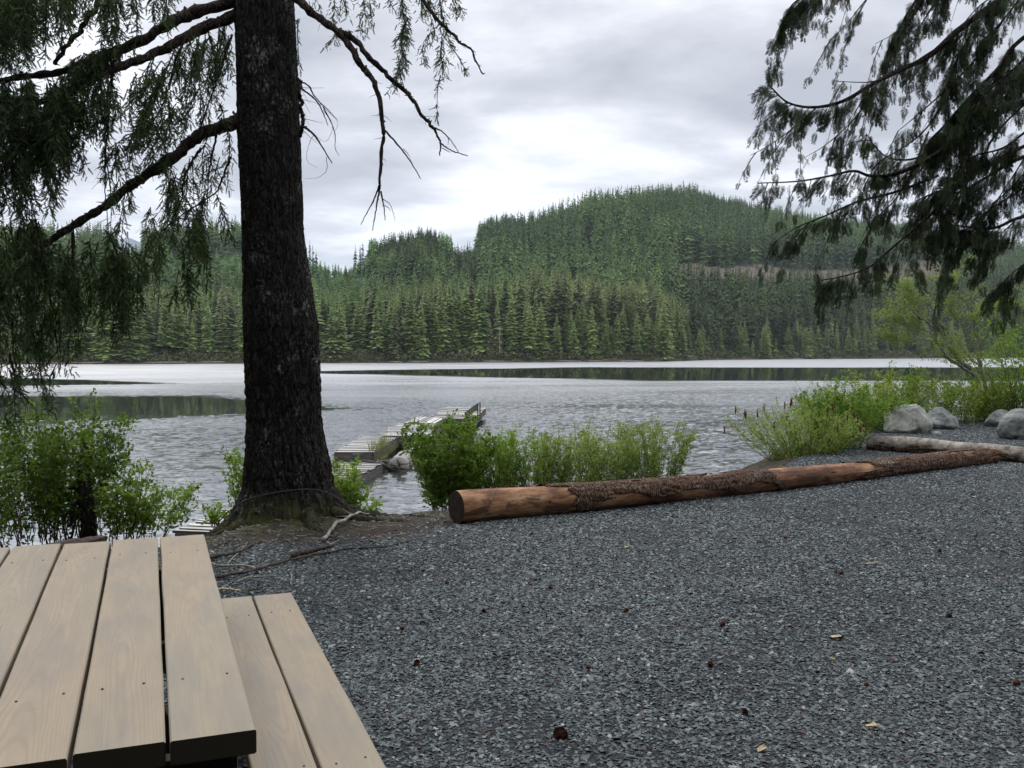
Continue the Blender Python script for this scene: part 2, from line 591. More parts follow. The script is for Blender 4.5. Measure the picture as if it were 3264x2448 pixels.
MT['rock_pale'] = rock_mat('pale_boulder', (0.235, 0.235, 0.20), (0.38, 0.38, 0.33), (0.09, 0.095, 0.09))
MT['rock_grey'] = rock_mat('grey_boulder', (0.15, 0.16, 0.15), (0.27, 0.28, 0.26), (0.06, 0.065, 0.065))


def ground_mat():
    m, nt, b = mat_new('gravel_ground')
    t = N(nt, 'ShaderNodeTexCoord')
    v = t.outputs['Object']
    vo = N(nt, 'ShaderNodeTexVoronoi', inp={'Scale': 62})
    vm = N(nt, 'ShaderNodeVectorMath', operation='MULTIPLY_ADD', inp={1: (0.02, 0.02, 0.02)})
    nz = N(nt, 'ShaderNodeTexNoise', inp={'Scale': 40, 'Detail': 2})
    nt.links.new(v, nz.inputs['Vector'])
    nt.links.new(nz.outputs['Color'], vm.inputs[0])
    nt.links.new(v, vm.inputs[2])
    nt.links.new(vm.outputs[0], vo.inputs['Vector'])
    sp = N(nt, 'ShaderNodeSeparateColor')
    nt.links.new(vo.outputs['Color'], sp.inputs[0])
    grav = ramp(nt, sp.outputs[0], [(0.0, (0.022, 0.027, 0.031)), (0.5, (0.055, 0.066, 0.073)), (0.85, (0.10, 0.115, 0.12)), (1.0, (0.24, 0.25, 0.245))])
    dk = M(nt, 'MULTIPLY_ADD', vo.outputs['Distance'], -1.6, 1.25, clamp=True)
    grav = mixc(nt, dk, (0.010, 0.011, 0.013), grav)
    fines = M(nt, 'MULTIPLY_ADD', noise(nt, v, 0.8, 5, 0.65, 0.4), 5.0, -2.4, clamp=True)
    grav = mixc(nt, M(nt, 'MULTIPLY', fines, 0.6), grav, ramp(nt, noise(nt, v, 220, 3, 0.7), [(0.3, (0.035, 0.038, 0.038)), (0.7, (0.105, 0.108, 0.102))]))
    soilf = noise(nt, v, 14, 7, 0.7)
    soil = ramp(nt, soilf, [(0.3, (0.010, 0.007, 0.005)), (0.5, (0.027, 0.019, 0.013)), (0.72, (0.075, 0.058, 0.042))])
    at_ = N(nt, 'ShaderNodeAttribute', attribute_name='soil')
    am = N(nt, 'ShaderNodeAttribute', attribute_name='moss')
    sf = M(nt, 'MULTIPLY_ADD', M(nt, 'ADD', at_.outputs['Fac'], M(nt, 'MULTIPLY', M(nt, 'SUBTRACT', noise(nt, v, 5, 5, 0.65), 0.5), 0.9)), 4.0, -1.5, clamp=True)
    col = mixc(nt, sf, grav, soil)
    mf = M(nt, 'MULTIPLY', am.outputs['Fac'], M(nt, 'MULTIPLY_ADD', noise(nt, v, 6, 6, 0.7), 6.0, -2.6, clamp=True))
    mossc = ramp(nt, noise(nt, v, 45, 4, 0.7), [(0.3, (0.03, 0.035, 0.008)), (0.7, (0.11, 0.115, 0.03))])
    col = mixc(nt, mf, col, mossc)
    nt.links.new(col, b.inputs['Base Color'])
    b.inputs['Roughness'].default_value = 0.85
    b.inputs['Specular IOR Level'].default_value = 0.25
    hg = M(nt, 'MULTIPLY', vo.outputs['Distance'], -1.0)
    hh = N(nt, 'ShaderNodeMix', data_type='FLOAT')
    nt.links.new(sf, hh.inputs[0])
    nt.links.new(hg, hh.inputs[2])
    nt.links.new(soilf, hh.inputs[3])
    bump(nt, b, hh.outputs[0], 0.9, 0.02)
    return m


MT['ground'] = ground_mat()


def water_mat():
    m, nt, b = mat_new('lake_water')
    g = N(nt, 'ShaderNodeNewGeometry')
    P = g.outputs['Position']
    sp = N(nt, 'ShaderNodeSeparateXYZ')
    nt.links.new(P, sp.inputs[0])
    X, Y = sp.outputs[0], sp.outputs[1]
    ca = N(nt, 'ShaderNodeAttribute', attribute_name='calm')
    calm = ca.outputs['Fac']
    # wind gusts: patches of stronger and weaker ripples
    gust = noise(nt, P, 0.11, 4, 0.6, 0.4, (0.45, 1.0, 1))
    gust = M(nt, 'MULTIPLY_ADD', gust, 2.4, -0.55, clamp=True)
    def perturb(scale, sc, det=3):
        mp = N(nt, 'ShaderNodeMapping', inp={'Scale': sc})
        nt.links.new(P, mp.inputs[0])
        n = N(nt, 'ShaderNodeTexNoise', inp={'Scale': scale, 'Detail': det, 'Roughness': 0.6, 'Distortion': 0.3})
        nt.links.new(mp.outputs[0], n.inputs['Vector'])
        s_ = N(nt, 'ShaderNodeVectorMath', operation='SUBTRACT', inp={1: (0.5, 0.5, 0.5)})
        nt.links.new(n.outputs['Color'], s_.inputs[0])
        return s_.outputs[0]
    pa = perturb(4.2, (0.62, 1.0, 1.0))
    pb = perturb(13.0, (0.40, 1.0, 1.0), 2)
    ad = N(nt, 'ShaderNodeVectorMath', operation='MULTIPLY_ADD', inp={1: (0.55, 0.55, 0.55)})
    nt.links.new(pb, ad.inputs[0])
    nt.links.new(pa, ad.inputs[2])
    amp = M(nt, 'MULTIPLY_ADD', gust, 0.55, 0.45)
    amp = M(nt, 'MULTIPLY', amp, M(nt, 'MULTIPLY_ADD', calm, -0.965, 1.0))
    amp = M(nt, 'MULTIPLY', amp, 1.0)
    sc_ = N(nt, 'ShaderNodeVectorMath', operation='MULTIPLY', inp={1: (0.16, 0.26, 0.0)})
    nt.links.new(ad.outputs[0], sc_.inputs[0])
    s2 = N(nt, 'ShaderNodeVectorMath', operation='SCALE')
    nt.links.new(sc_.outputs[0], s2.inputs[0])
    nt.links.new(amp, s2.inputs['Scale'])
    up = N(nt, 'ShaderNodeVectorMath', operation='ADD', inp={1: (0, 0, 1)})
    nt.links.new(s2.outputs[0], up.inputs[0])
    nm = N(nt, 'ShaderNodeVectorMath', operation='NORMALIZE')
    nt.links.new(up.outputs[0], nm.inputs[0])
    nt.links.new(nm.outputs[0], b.inputs['Normal'])
    b.inputs['Base Color'].default_value = (0.03, 0.037, 0.035, 1)
    b.inputs['IOR'].default_value = 3.9
    b.inputs['Specular IOR Level'].default_value = 0.9
    far = N(nt, 'ShaderNodeMapRange', inp={'From Min': 22.0, 'From Max': 120.0, 'To Min': 0.13, 'To Max': 0.36})
    nt.links.new(Y, far.inputs[0])
    rg = M(nt, 'MULTIPLY', far.outputs[0], M(nt, 'MULTIPLY_ADD', gust, 0.35, 0.75))
    nt.links.new(M(nt, 'MAXIMUM', M(nt, 'MULTIPLY', rg, M(nt, 'MULTIPLY_ADD', calm, -0.93, 1.0)), 0.03), b.inputs['Roughness'])
    return m


MT['water'] = water_mat()


def hills_mat():
    m, nt, b = mat_new('forest_floor')
    a = N(nt, 'ShaderNodeAttribute', attribute_name='Col')
    t = N(nt, 'ShaderNodeTexCoord')
    f = noise(nt, t.outputs['Object'], 0.35, 6, 0.7)
    c = mixc(nt, 1.0, a.outputs['Color'], ramp(nt, f, [(0.3, (0.55, 0.55, 0.55)), (0.7, (1.4, 1.4, 1.4))]), 'MULTIPLY')
    nt.links.new(c, b.inputs['Base Color'])
    b.inputs['Roughness'].default_value = 0.95
    b.inputs['Specular IOR Level'].default_value = 0.05
    return m


MT['hills'] = hills_mat()

# ------------------------------------------------------------------ near ground
EDGE = np.array([(-60, 9), (-20, 8.6), (-8, 8.5), (-4.4, 8.5), (-3.35, 8.55), (-2.95, 9.0), (-2.72, 9.75), (-2.2, 10.15), (-1.5, 10.2), (-0.7, 10.9), (1.5, 12.2), (3.4, 13.9),
                 (4.6, 16.3), (6.0, 19.0), (7.5, 21.8), (10, 23.6), (14, 25), (30, 30), (80, 45)], float)
TREE = at(905, 1640, 9.45)[:2]


def edge_dist(x, y):
    """positive on land, negative on the lake side"""
    p = np.stack([np.ravel(x), np.ravel(y)], -1)
    best = np.full(len(p), 1e9)
    sgn = np.ones(len(p))
    for a, b_ in zip(EDGE[:-1], EDGE[1:]):
        ab = b_ - a
        t = np.clip(((p - a) @ ab) / (ab @ ab), 0, 1)
        q = a + t[:, None] * ab
        d = np.linalg.norm(p - q, axis=1)
        cr_ = ab[0] * (p[:, 1] - a[1]) - ab[1] * (p[:, 0] - a[0])
        m_ = d < best - 1e-9
        best[m_] = d[m_]
        sgn[m_] = np.where(cr_[m_] > 0, -1, 1)
    return (best * sgn).reshape(np.shape(x))


def ground_h(x, y):
    x, y = np.asarray(x, float), np.asarray(y, float)
    d = edge_dist(x, y) + (fbm(x * 1.3, y * 1.3, 0, 3, 5) - 0.5) * 0.5
    h = -2.6 * sstep(0.15, -3.2, d) - 0.10 * sstep(0.9, 0.0, d)
    rt = np.hypot(x - TREE[0], y - TREE[1])
    h = h + 0.13 * np.exp(-(rt / 0.75) ** 2) + 0.04 * np.exp(-(rt / 1.6) ** 2)
    h = h + (fbm(x * 0.5, y * 0.5, 0, 3, 9) - 0.5) * 0.06 * sstep(-1, 1, d)
    s = soil_f(x, y)
    h = h + s * (fbm(x * 4, y * 4, 0, 4, 3) - 0.5) * 0.09
    h = h - s * 0.02
    return h


def soil_f(x, y):
    rt = np.hypot((x - TREE[0] - 0.1) / 1.6, (y - TREE[1]) / 1.25)
    d = edge_dist(x, y)
    a = 1 - sstep(0.75, 1.25, rt)
    b_ = (1 - sstep(0.25, 0.8, d)) * (1 - sstep(4.5, 6.0, x) * 1.0)
    c_ = sstep(-1.4, -0.2, -x + 0) * 0
    # strip of bare soil from the tree to the log's end
    seg = np.clip((x + 2.2) / 1.9, 0, 1)
    dd = np.abs(y - (9.55 + 0.25 * seg))
    s2 = (1 - sstep(0.5, 0.9, dd)) * sstep(-2.6, -2.0, x) * (1 - sstep(-0.6, -0.3, x))
    left = (1 - sstep(0.4, 1.6, d)) * (1 - sstep(-2.6, -2.0, x))
    return np.clip(np.maximum.reduce([a, b_, s2, left]), 0, 1)


def axis(lo, hi, step, far_lo, far_hi):
    core = np.arange(lo, hi + 1e-6, step)
    a = [lo]
    s = step
    while a[-1] > far_lo:
        s *= 1.25
        a.append(a[-1] - s)
    c = [hi]
    s = step
    while c[-1] < far_hi:
        s *= 1.25
        c.append(c[-1] + s)
    return np.array(a[1:][::-1] + list(core) + c[1:])


xs = axis(-7, 13, 0.055, -90, 100)
ys = axis(2.0, 24.0, 0.055, -60, 60)
GX, GY = np.meshgrid(xs, ys)
GZ = ground_h(GX, GY)
nx, ny = len(xs), len(ys)
i = (np.arange(ny - 1)[:, None] * nx + np.arange(nx - 1)).ravel()
gq = np.stack([i, i + 1, i + nx + 1, i + nx], -1)
rt = np.hypot(GX - TREE[0], GY - TREE[1])
mossv = np.clip(1.25 - rt / 0.95, 0, 1) * 0.95
mossv = np.maximum(mossv, 0.35 * np.clip(1 - np.abs(edge_dist(GX, GY)) / 0.8, 0, 1))
me = make_mesh('ground', np.stack([GX, GY, GZ], -1).reshape(-1, 3), gq, {'soil': soil_f(GX, GY).ravel(), 'moss': mossv.ravel()}, True)
ground = link('ground', me, MT['ground'])
tag(ground, 'dark blue grey crushed gravel ground sloping to the lake', 'ground', kind='structure')

# lake surface: really rippled where the lake is ruffled, smooth in the calm bands
def calm_mask(X, Y):
    wob = (fbm(X * 0.022, Y * 0.022, 0, 4, 101) - .5)
    wob2 = (fbm(X * 0.05, Y * 0.18, 0, 4, 102) - .5)

    def lens(yc, hw, x0, x1, soft, wa):
        yy = Y + wob * wa + wob2 * wa * 0.6
        h_ = np.clip((X - x0) / (x1 - x0), 0, 1) * hw
        return np.clip((h_ - np.abs(yy - yc)) / soft, 0, 1)
    c = np.maximum(lens(131, 40, -40, 14, 5, 12), lens(87, 16, -28, -52, 3, 10))
    c2 = lens(48, 14.5, -5, -20, 5, 5)
    # wind breaks up the near edge of the left calm patch
    br = fbm(X * 1.1, Y * 0.9, 0, 3, 104)
    c2 = c2 * np.clip(1.6 - (1 - np.clip((Y - 36) / 10, 0, 1)) * 2.4 * (br > .5), 0, 1)
    return np.clip(np.maximum(c, c2), 0, 1)


def lake():
    rows = [7.0]
    while rows[-1] < 160:
        rows.append(rows[-1] * 1.0030)
    while rows[-1] < 900:
        rows.append(rows[-1] * 1.02)
    rows = np.array(rows)
    us = np.linspace(-0.66, 0.66, 1000)
    U, Yg = np.meshgrid(us, rows)
    Xg = U * Yg
    calm = calm_mask(Xg, Yg)
    gust = np.clip(fbm(Xg * 0.055, Yg * 0.12, 0, 4, 103) * 2.6 - 0.75, 0, 1)
    wx, wy = Xg + 0.25 * fbm(Xg * 2, Yg * 2, 0, 2, 7), Yg + 0.25 * fbm(Xg * 2, Yg * 2, 5, 2, 8)
    near = np.clip((24 - Yg) / 10, 0, 1)
    w1 = fbm(wx * 1.5, wy * 3.0, 0, 3, 110) - .5
    w2 = fbm(wx * 3.2, wy * 7.0, 0, 2, 111) - .5
    st = np.sin((wy + 0.12 * wx) * 2 * np.pi / 0.34 + 5 * (fbm(wx * .5, wy * .5, 0, 2, 114)))
    h_ = w1 * 0.085 + w2 * 0.075 + near * st * 0.008
    amp = (0.45 + 0.75 * gust) * (1 - 0.97 * calm) * (1 - 0.9 * sstep(70, 170, Yg)) * (1 - 0.35 * near)
    Z = WATER + h_ * amp
    ny_, nx_ = Xg.shape
    V = np.stack([Xg, Yg, Z], -1)
    # close the ends flat so the outer sheets can meet them
    i_ = (np.arange(ny_ - 1)[:, None] * nx_ + np.arange(nx_ - 1)).ravel()
    q = [np.stack([i_, i_ + 1, i_ + nx_ + 1, i_ + nx_], -1)]
    V = V.reshape(-1, 3)
    n0 = len(V)
    w_ = 3000.0
    y0, y1 = rows[0], rows[-1]
    ex = [(-0.66 * y0, y0, WATER), (0.66 * y0, y0, WATER), (0.66 * y1, y1, WATER), (-0.66 * y1, y1, WATER), (-w_, y0, WATER), (w_, y0, WATER), (w_, y1, WATER), (-w_, y1, WATER)]
    V = np.vstack([V, ex])
    q.append(np.array([(n0 + 4, n0, n0 + 3, n0 + 7), (n0 + 1, n0 + 5, n0 + 6, n0 + 2)]))
    att = np.append(calm.ravel(), np.zeros(8))
    o = link('water', make_mesh('water', V, q, {'calm': att}, True), MT['water'])
    tag(o, 'grey rippled lake surface with calm dark bands', 'lake', kind='structure')


lake()

# ------------------------------------------------------------------ gravel stones (uncountable)
def gravel():
    pts = []

    def scatter(y0, y1, dens, seed):
        r = np.random.default_rng(seed)
        xw0, xw1 = -0.62 * y1 - 2.0, 0.62 * y1 + 2.0
        n = int((xw1 - xw0) * (y1 - y0) * dens)
        x = r.uniform(xw0, xw1, n)
        y = r.uniform(y0, y1, n)
        k = np.abs(x) < 0.62 * y + 2.0
        return x[k], y[k]
    X_, Y_ = [], []
    for (y0, y1, dn) in ((3.0, 5.0, 4300), (5.0, 7.0, 3500), (7.0, 10.0, 2200), (10, 15, 1250), (15, 23, 500)):
        a, b_ = scatter(y0, y1, dn, int(y0 * 10))
        X_.append(a)
        Y_.append(b_)
    x, y = np.concatenate(X_), np.concatenate(Y_)
    d = edge_dist(x, y)
    s = soil_f(x, y)
    keep = (d > 0.35) & (rng.random(len(x)) > s * 0.90) & (0.75 * fbm(x * 0.8, y * 0.8, 0, 4, 78) + 0.45 * fbm(x * 2.6, y * 2.6, 0, 3, 77) + rng.random(len(x)) * 0.55 > 0.70)
    x, y = x[keep], y[keep]
    z = ground_h(x, y) + 0.002
    sz = 0.0060 + 0.0100 * rng.random(len(x)) ** 2.2 + 0.0004 * y
    big = rng.random(len(x)) < 0.012
    sz[big] *= 1.7
    me = bpy.data.meshes.new('gravel_stones')
    me.vertices.add(len(x))
    me.vertices.foreach_set('co', np.stack([x, y, z], -1).astype(np.float32).ravel())
    a = me.attributes.new('size', 'FLOAT', 'POINT')
    a.data.foreach_set('value', sz.astype(np.float32))
    o = link('gravel_stones', me)
    m, nt, b = mat_new('gravel_stone')
    oi = N(nt, 'ShaderNodeObjectInfo')
    col = ramp(nt, oi.outputs['Random'], [(0.0, (0.028, 0.034, 0.036)), (0.45, (0.072, 0.090, 0.092)), (0.80, (0.125, 0.150, 0.148)), (0.93, (0.20, 0.225, 0.215)), (0.965, (0.34, 0.35, 0.34)), (0.97, (0.085, 0.04, 0.03)), (1.0, (0.08, 0.06, 0.06))])
    nt.links.new(col, b.inputs['Base Color'])
    b.inputs['Roughness'].default_value = 0.62
    b.inputs['Specular IOR Level'].default_value = 0.35
    ng = bpy.data.node_groups.new('scatter_stones', 'GeometryNodeTree')
    ng.interface.new_socket('Geometry', in_out='INPUT', socket_type='NodeSocketGeometry')
    ng.interface.new_socket('Geometry', in_out='OUTPUT', socket_type='NodeSocketGeometry')
    gi = ng.nodes.new('NodeGroupInput')
    go = ng.nodes.new('NodeGroupOutput')
    join = ng.nodes.new('GeometryNodeJoinGeometry')
    for k in range(7):
        ico = ng.nodes.new('GeometryNodeMeshIcoSphere')
        ico.inputs['Radius'].default_value = 1.0
        ico.inputs['Subdivisions'].default_value = 1
        sp_ = ng.nodes.new('GeometryNodeSetPosition')
        rv = ng.nodes.new('FunctionNodeRandomValue')
        rv.data_type = 'FLOAT_VECTOR'
        rv.inputs[0].default_value = (-0.45, -0.45, -0.45)
        rv.inputs[1].default_value = (0.45, 0.45, 0.45)
        rv.inputs['Seed'].default_value = 3 + k * 5
        ng.links.new(ico.outputs['Mesh'], sp_.inputs['Geometry'])
        ng.links.new(rv.outputs[0], sp_.inputs['Offset'])
        tr = ng.nodes.new('GeometryNodeTransform')
        tr.inputs['Scale'].default_value = (1.0, 0.62 + 0.05 * k, 0.34 + 0.04 * (k % 3))
        ng.links.new(sp_.outputs[0], tr.inputs['Geometry'])
        sm = ng.nodes.new('GeometryNodeSetMaterial')
        sm.inputs['Material'].default_value = m
        ng.links.new(tr.outputs[0], sm.inputs['Geometry'])
        g2 = ng.nodes.new('GeometryNodeGeometryToInstance')
        ng.links.new(sm.outputs[0], g2.inputs[0])
        ng.links.new(g2.outputs[0], join.inputs[0])
    m2p = ng.nodes.new('GeometryNodeMeshToPoints')
    ng.links.new(gi.outputs[0], m2p.inputs['Mesh'])
    iop = ng.nodes.new('GeometryNodeInstanceOnPoints')
    iop.inputs['Pick Instance'].default_value = True
    na = ng.nodes.new('GeometryNodeInputNamedAttribute')
    na.data_type = 'FLOAT'
    na.inputs['Name'].default_value = 'size'
    rr = ng.nodes.new('FunctionNodeRandomValue')
    rr.data_type = 'FLOAT_VECTOR'
    rr.inputs[0].default_value = (-0.35, -0.35, 0)
    rr.inputs[1].default_value = (0.35, 0.35, 6.283)
    ng.links.new(m2p.outputs[0], iop.inputs['Points'])
    ng.links.new(join.outputs[0], iop.inputs['Instance'])
    ng.links.new(rr.outputs[0], iop.inputs['Rotation'])
    ng.links.new(na.outputs[0], iop.inputs['Scale'])
    ng.links.new(iop.outputs[0], go.inputs[0])
    md = o.modifiers.new('stones', 'NODES')
    md.node_group = ng
    tag(o, 'loose dark crushed stones covering the gravel ground', 'gravel', kind='stuff')


gravel()

# ------------------------------------------------------------------ picnic table
TA = np.array([-0.358, 0.934, 0.0])
TA /= np.linalg.norm(TA)
TB = np.array([TA[1], -TA[0], 0.0])
P1 = np.array([-0.636, 2.30, 0.0])          # near right corner of the table top (plan)
ang = math.atan2(TA[1], TA[0])
tilt = R(0.86)
table = thing('picnic_table', 'weathered tan plank picnic table with attached bench at lower left', 'picnic table')
table.location = P1
table.rotation_euler = Euler((0, -tilt, ang), 'XYZ')
# local frame: +x along the boards (away from camera), +y to the left, z up


def board_mesh(L, W, T, seed, ragged=0.004):
    r = np.random.default_rng(seed)
    n = 60
    xsn = np.linspace(0, L, n)
    bev = 0.004
    prof = [(-W / 2 + bev, 0), (W / 2 - bev, 0), (W / 2, -bev), (W / 2, -T + bev), (W / 2 - bev, -T), (-W / 2 + bev, -T), (-W / 2, -T + bev), (-W / 2, -bev)]
    V = []
    for k, x in enumerate(xsn):
        s1 = (vnoise(x * 2.5, seed * 3.1, 0, 1) - 0.5) * ragged
        s2 = (vnoise(x * 2.5, seed * 3.1 + 9, 0, 1) - 0.5) * ragged
        zz = (vnoise(x * 1.2, seed * 1.7, 0, 2) - 0.5) * 0.004
        for (py_, pz_) in prof:
            V.append((x + (r.random() - .5) * 0.0006, py_ + (s1 if py_ > 0 else s2), pz_ + zz))
    V = np.array(V)
    m_ = len(prof)
    q = []
    for k in range(n - 1):
        for j in range(m_):
            q.append((k * m_ + j, (k + 1) * m_ + j, (k + 1) * m_ + (j + 1) % m_, k * m_ + (j + 1) % m_))
    caps = [tuple(range(m_)), tuple(reversed(range((n - 1) * m_, n * m_)))]
    me = make_mesh('board', V, [np.array(q), np.array(caps)], None, False)
    return me


screw_me = None


def screws(parent, xs_, ys_):
    global screw_me
    for x in xs_:
        for y in ys_:
            if screw_me is None:
                bf = Buf()
                bf.tube([(0, 0, -0.004), (0, 0, 0.0012)], [0.0036, 0.0036], 8)
                screw_me = bf.mesh('screw')
                screw_me.materials.append(MT['screw'])
            o = link('screw', screw_me, None, parent)
            o.location = (x + random.uniform(-.012, .012), y + random.uniform(-.008, .008), 0.001)


TT, TW, GAP = 0.060, 0.199, 0.011
top_z = 0.770
for k in range(5):
    L = 2.44 + random.uniform(-.004, .004)
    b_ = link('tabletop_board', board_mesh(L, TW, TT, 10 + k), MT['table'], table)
    b_.location = (random.uniform(-.003, .003) - (0.012 if k == 2 else 0), TW / 2 + k * (TW + GAP), top_z + (0.002 if k % 2 else 0))
    if k < 4:
        screws(b_, (0.42, 2.10) if k != 3 else (0.42, 2.1), (-0.055, 0.06))
for side, off in ((0, -0.424), (1, 1.044 + 0.04)):
    for k in range(2):
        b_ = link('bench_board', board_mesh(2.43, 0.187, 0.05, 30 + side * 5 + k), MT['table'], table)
        b_.location = (0.06, off + 0.0935 + k * 0.197, 0.432)
        if side == 0:
            screws(b_, (0.42, 2.10), (-0.05, 0.045))


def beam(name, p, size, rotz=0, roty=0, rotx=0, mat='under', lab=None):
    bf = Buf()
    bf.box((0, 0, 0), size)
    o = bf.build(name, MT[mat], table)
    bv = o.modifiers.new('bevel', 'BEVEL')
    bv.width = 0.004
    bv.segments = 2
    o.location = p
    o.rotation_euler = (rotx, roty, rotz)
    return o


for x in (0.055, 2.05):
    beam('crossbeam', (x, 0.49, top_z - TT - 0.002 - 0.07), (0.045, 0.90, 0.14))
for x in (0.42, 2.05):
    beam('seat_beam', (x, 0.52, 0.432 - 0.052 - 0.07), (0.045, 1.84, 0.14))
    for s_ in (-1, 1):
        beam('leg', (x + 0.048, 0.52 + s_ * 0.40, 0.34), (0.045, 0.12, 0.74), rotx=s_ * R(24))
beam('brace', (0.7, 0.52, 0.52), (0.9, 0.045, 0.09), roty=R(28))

# ------------------------------------------------------------------ the big fir
fir = thing('fir_tree', 'big dark fir with rough bark, drooping boughs and bare dead limbs, left of centre', 'tree')
DT = 9.45


def trunk_profile():
    rows = [(-400, 748, 932), (0, 742, 942), (443, 753, 962), (738, 768, 974), (1033, 773, 1018), (1180, 780, 1021), (1328, 783, 1021), (1475, 783, 1048), (1549, 783, 1052), (1610, 772, 1068), (1680, 765, 1080)]
    z, c, r = [], [], []
    for y, a, b_ in rows:
        p, q = at(a, y, DT), at(b_, y, DT)
        z.append(p[2])
        c.append((p[0] + q[0]) / 2)
        r.append((q[0] - p[0]) / 2)
    z, c, r = np.array(z), np.array(c), np.array(r)
    o = np.argsort(z)
    return z[o], c[o], r[o]


tz, tcx, tr = trunk_profile()


def trunk():
    na, nz_ = 300, 760
    zz = np.concatenate([np.linspace(-0.35, 6.3, nz_), np.linspace(6.4, 14, 40)])
    th = np.linspace(0, 2 * np.pi, na, endpoint=False)
    Z, T = np.meshgrid(zz, th, indexing='ij')
    cx_ = np.interp(Z, tz, tcx)
    rr = np.interp(Z, tz, tr)
    up = np.clip(Z - 6.0, 0, None)
    rr = np.maximum(rr - up * 0.02, 0.05)
    ct, st = np.cos(T), np.sin(T)
    # root flare with lobes
    lob = 0.35 + 0.65 * (0.5 + 0.5 * np.cos(3 * T - 0.9)) ** 1.5 + 0.5 * np.exp(-((T - 0.25) / 0.35) ** 2) + 0.6 * np.exp(-((T - 3.5) / 0.4) ** 2)
    fl = np.exp(-np.clip(Z + 0.12, 0, None) / 0.17) * 0.34 * lob + np.exp(-np.clip(Z, 0, None) / 0.5) * 0.03
    rr = rr + fl - 0.036 - 0.012 * sstep(2.6, 1.2, Z)
    # big lumps
    rr = rr * (1 + 0.07 * (fbm(ct * 1.2, st * 1.2, Z * 0.9, 3, 4) - 0.5)) - 0.02
    # furrowed bark: tall ridges
    u1 = fbm(ct * 7, st * 7, Z * 2.0, 2, 21)
    rg = 1 - np.abs(2 * vnoise(ct * 11 + u1 * 2.5, st * 11 + u1 * 2.5, Z * 3.0, 31) - 1)
    rg2 = 1 - np.abs(2 * vnoise(ct * 22, st * 22, Z * 9.0, 41) - 1)
    fine = vnoise(ct * 48, st * 48, Z * 30, 51)
    rough_low = 1 + 0.7 * sstep(2.6, 1.2, Z)
    rr = rr + (0.022 * rg + 0.013 * rg2 + 0.010 * fine) * rough_low
    V = np.stack([cx_ + rr * ct, DT + rr * st * 0.95, Z], -1).reshape(-1, 3)
    nzz = len(zz)
    i_ = np.arange(nzz - 1)[:, None] * na
    j_ = np.arange(na)
    q = np.stack([i_ + j_, i_ + (j_ + 1) % na, i_ + na + (j_ + 1) % na, i_ + na + j_], -1).reshape(-1, 4)
    moss = np.clip(1 - (Z - 0.0) / 0.35, 0, 1) * (0.35 + 0.65 * (fbm(ct * 2, st * 2, Z, 3, 8) > 0.47))
    me = make_mesh('trunk', V, q, {'tint': moss.ravel()}, True)
    return link('trunk', me, MT['trunk'], fir)


trunk()

# surface roots
for pts, r0, r1 in (
    ([(1040, 1615, 9.5), (1110, 1640, 9.6), (1190, 1655, 9.7), (1290, 1662, 9.75), (1400, 1668, 9.6)], 0.12, 0.03),
    ([(1060, 1650, 9.3), (1150, 1668, 9.25), (1260, 1672, 9.3), (1360, 1672, 9.4)], 0.08, 0.02),
    ([(820, 1650, 9.2), (760, 1670, 9.05), (700, 1690, 8.95), (655, 1705, 8.85)], 0.10, 0.03),
    ([(980, 1660, 9.1), (1000, 1690, 8.8), (1030, 1715, 8.6)], 0.09, 0.03),
    ([(1010, 1560, 9.6), (1080, 1600, 9.75), (1160, 1630, 10.0), (1230, 1640, 10.2)], 0.11, 0.04),
):
    p = bez([at(*q) for q in pts], 26)
    p[:, 2] = np.minimum(p[:, 2], 2) * 0 + ground_h(p[:, 0], p[:, 1]) - 0.03 + np.linspace(0.04, -0.005, 26)
    p += (rng.random(p.shape) - .5) * 0.012
    bf = Buf()
    bf.tube(p, np.linspace(r0, r1, 26), 12, a=0.5, wob=0.12)
    bf.build('root', MT['trunk'], fir, True)


# needle twig template: a twig along +Y, length 1, with needles to both sides
def needle_template(n=15, seed=0):
    r = np.random.default_rng(seed)
    V, T = [], []
    for k in range(n):
        t = (k + 0.5) / n
        for s_ in (-1, 1):
            a = s_ * (r.uniform(0.55, 1.0))
            ln = 0.24 * (1 - 0.45 * t) * r.uniform(0.75, 1.1)
            wd = 0.058
            d = np.array([math.sin(a), math.cos(a), r.uniform(-.25, .25)])
            p = np.array([0, t * 0.97, 0])
            sd_ = np.array([d[1], -d[0], 0]) * wd
            i_ = len(V)
            V += [p - sd_, p + sd_, p + d * ln]
            T.append((i_, i_ + 1, i_ + 2))
    # the twig itself
    i_ = len(V)
    V += [np.array([-.006, 0, 0]), np.array([.006, 0, 0]), np.array([0, 1.0, 0])]
    T.append((i_, i_ + 1, i_ + 2))
    return np.array(V), np.array(T)


NT = [needle_template(10, s_) for s_ in range(3)]


class Twigs:
    def __init__(s):
        s.p, s.d, s.l, s.a = [], [], [], []

    def add(s, p, d, l, a):
        s.p.append(p)
        s.d.append(d)
        s.l.append(l)
        s.a.append(a)

    def flush(s, buf, templates, widen=1.0):
        p = np.vstack(s.p)
        d = np.vstack(s.d)
        l = np.concatenate(s.l)
        a = np.concatenate(s.a)
        Mx = frames(d, None, rng.uniform(0, 6.28, len(p)))
        k = rng.integers(0, len(templates), len(p))
        for t_ in range(len(templates)):
            m_ = k == t_
            Ms = Mx[m_] * l[m_][:, None, None]
            buf.inst(templates[t_][0] * np.array([widen, 1, widen]), templates[t_][1], Ms, p[m_], a[m_])


def droop(p0, p1, n=14, bow=0.0):
    """a twig that leaves p0 and hangs to p1"""
    t = np.linspace(0, 1, n)[:, None]
    p = p0 * (1 - t) + p1 * t
    side = rng.normal(size=3) * 0.03
    p = p + np.sin(t * np.pi) * side
    p[:, 2] += (np.sin(t[:, 0] * np.pi) * bow)
    return p


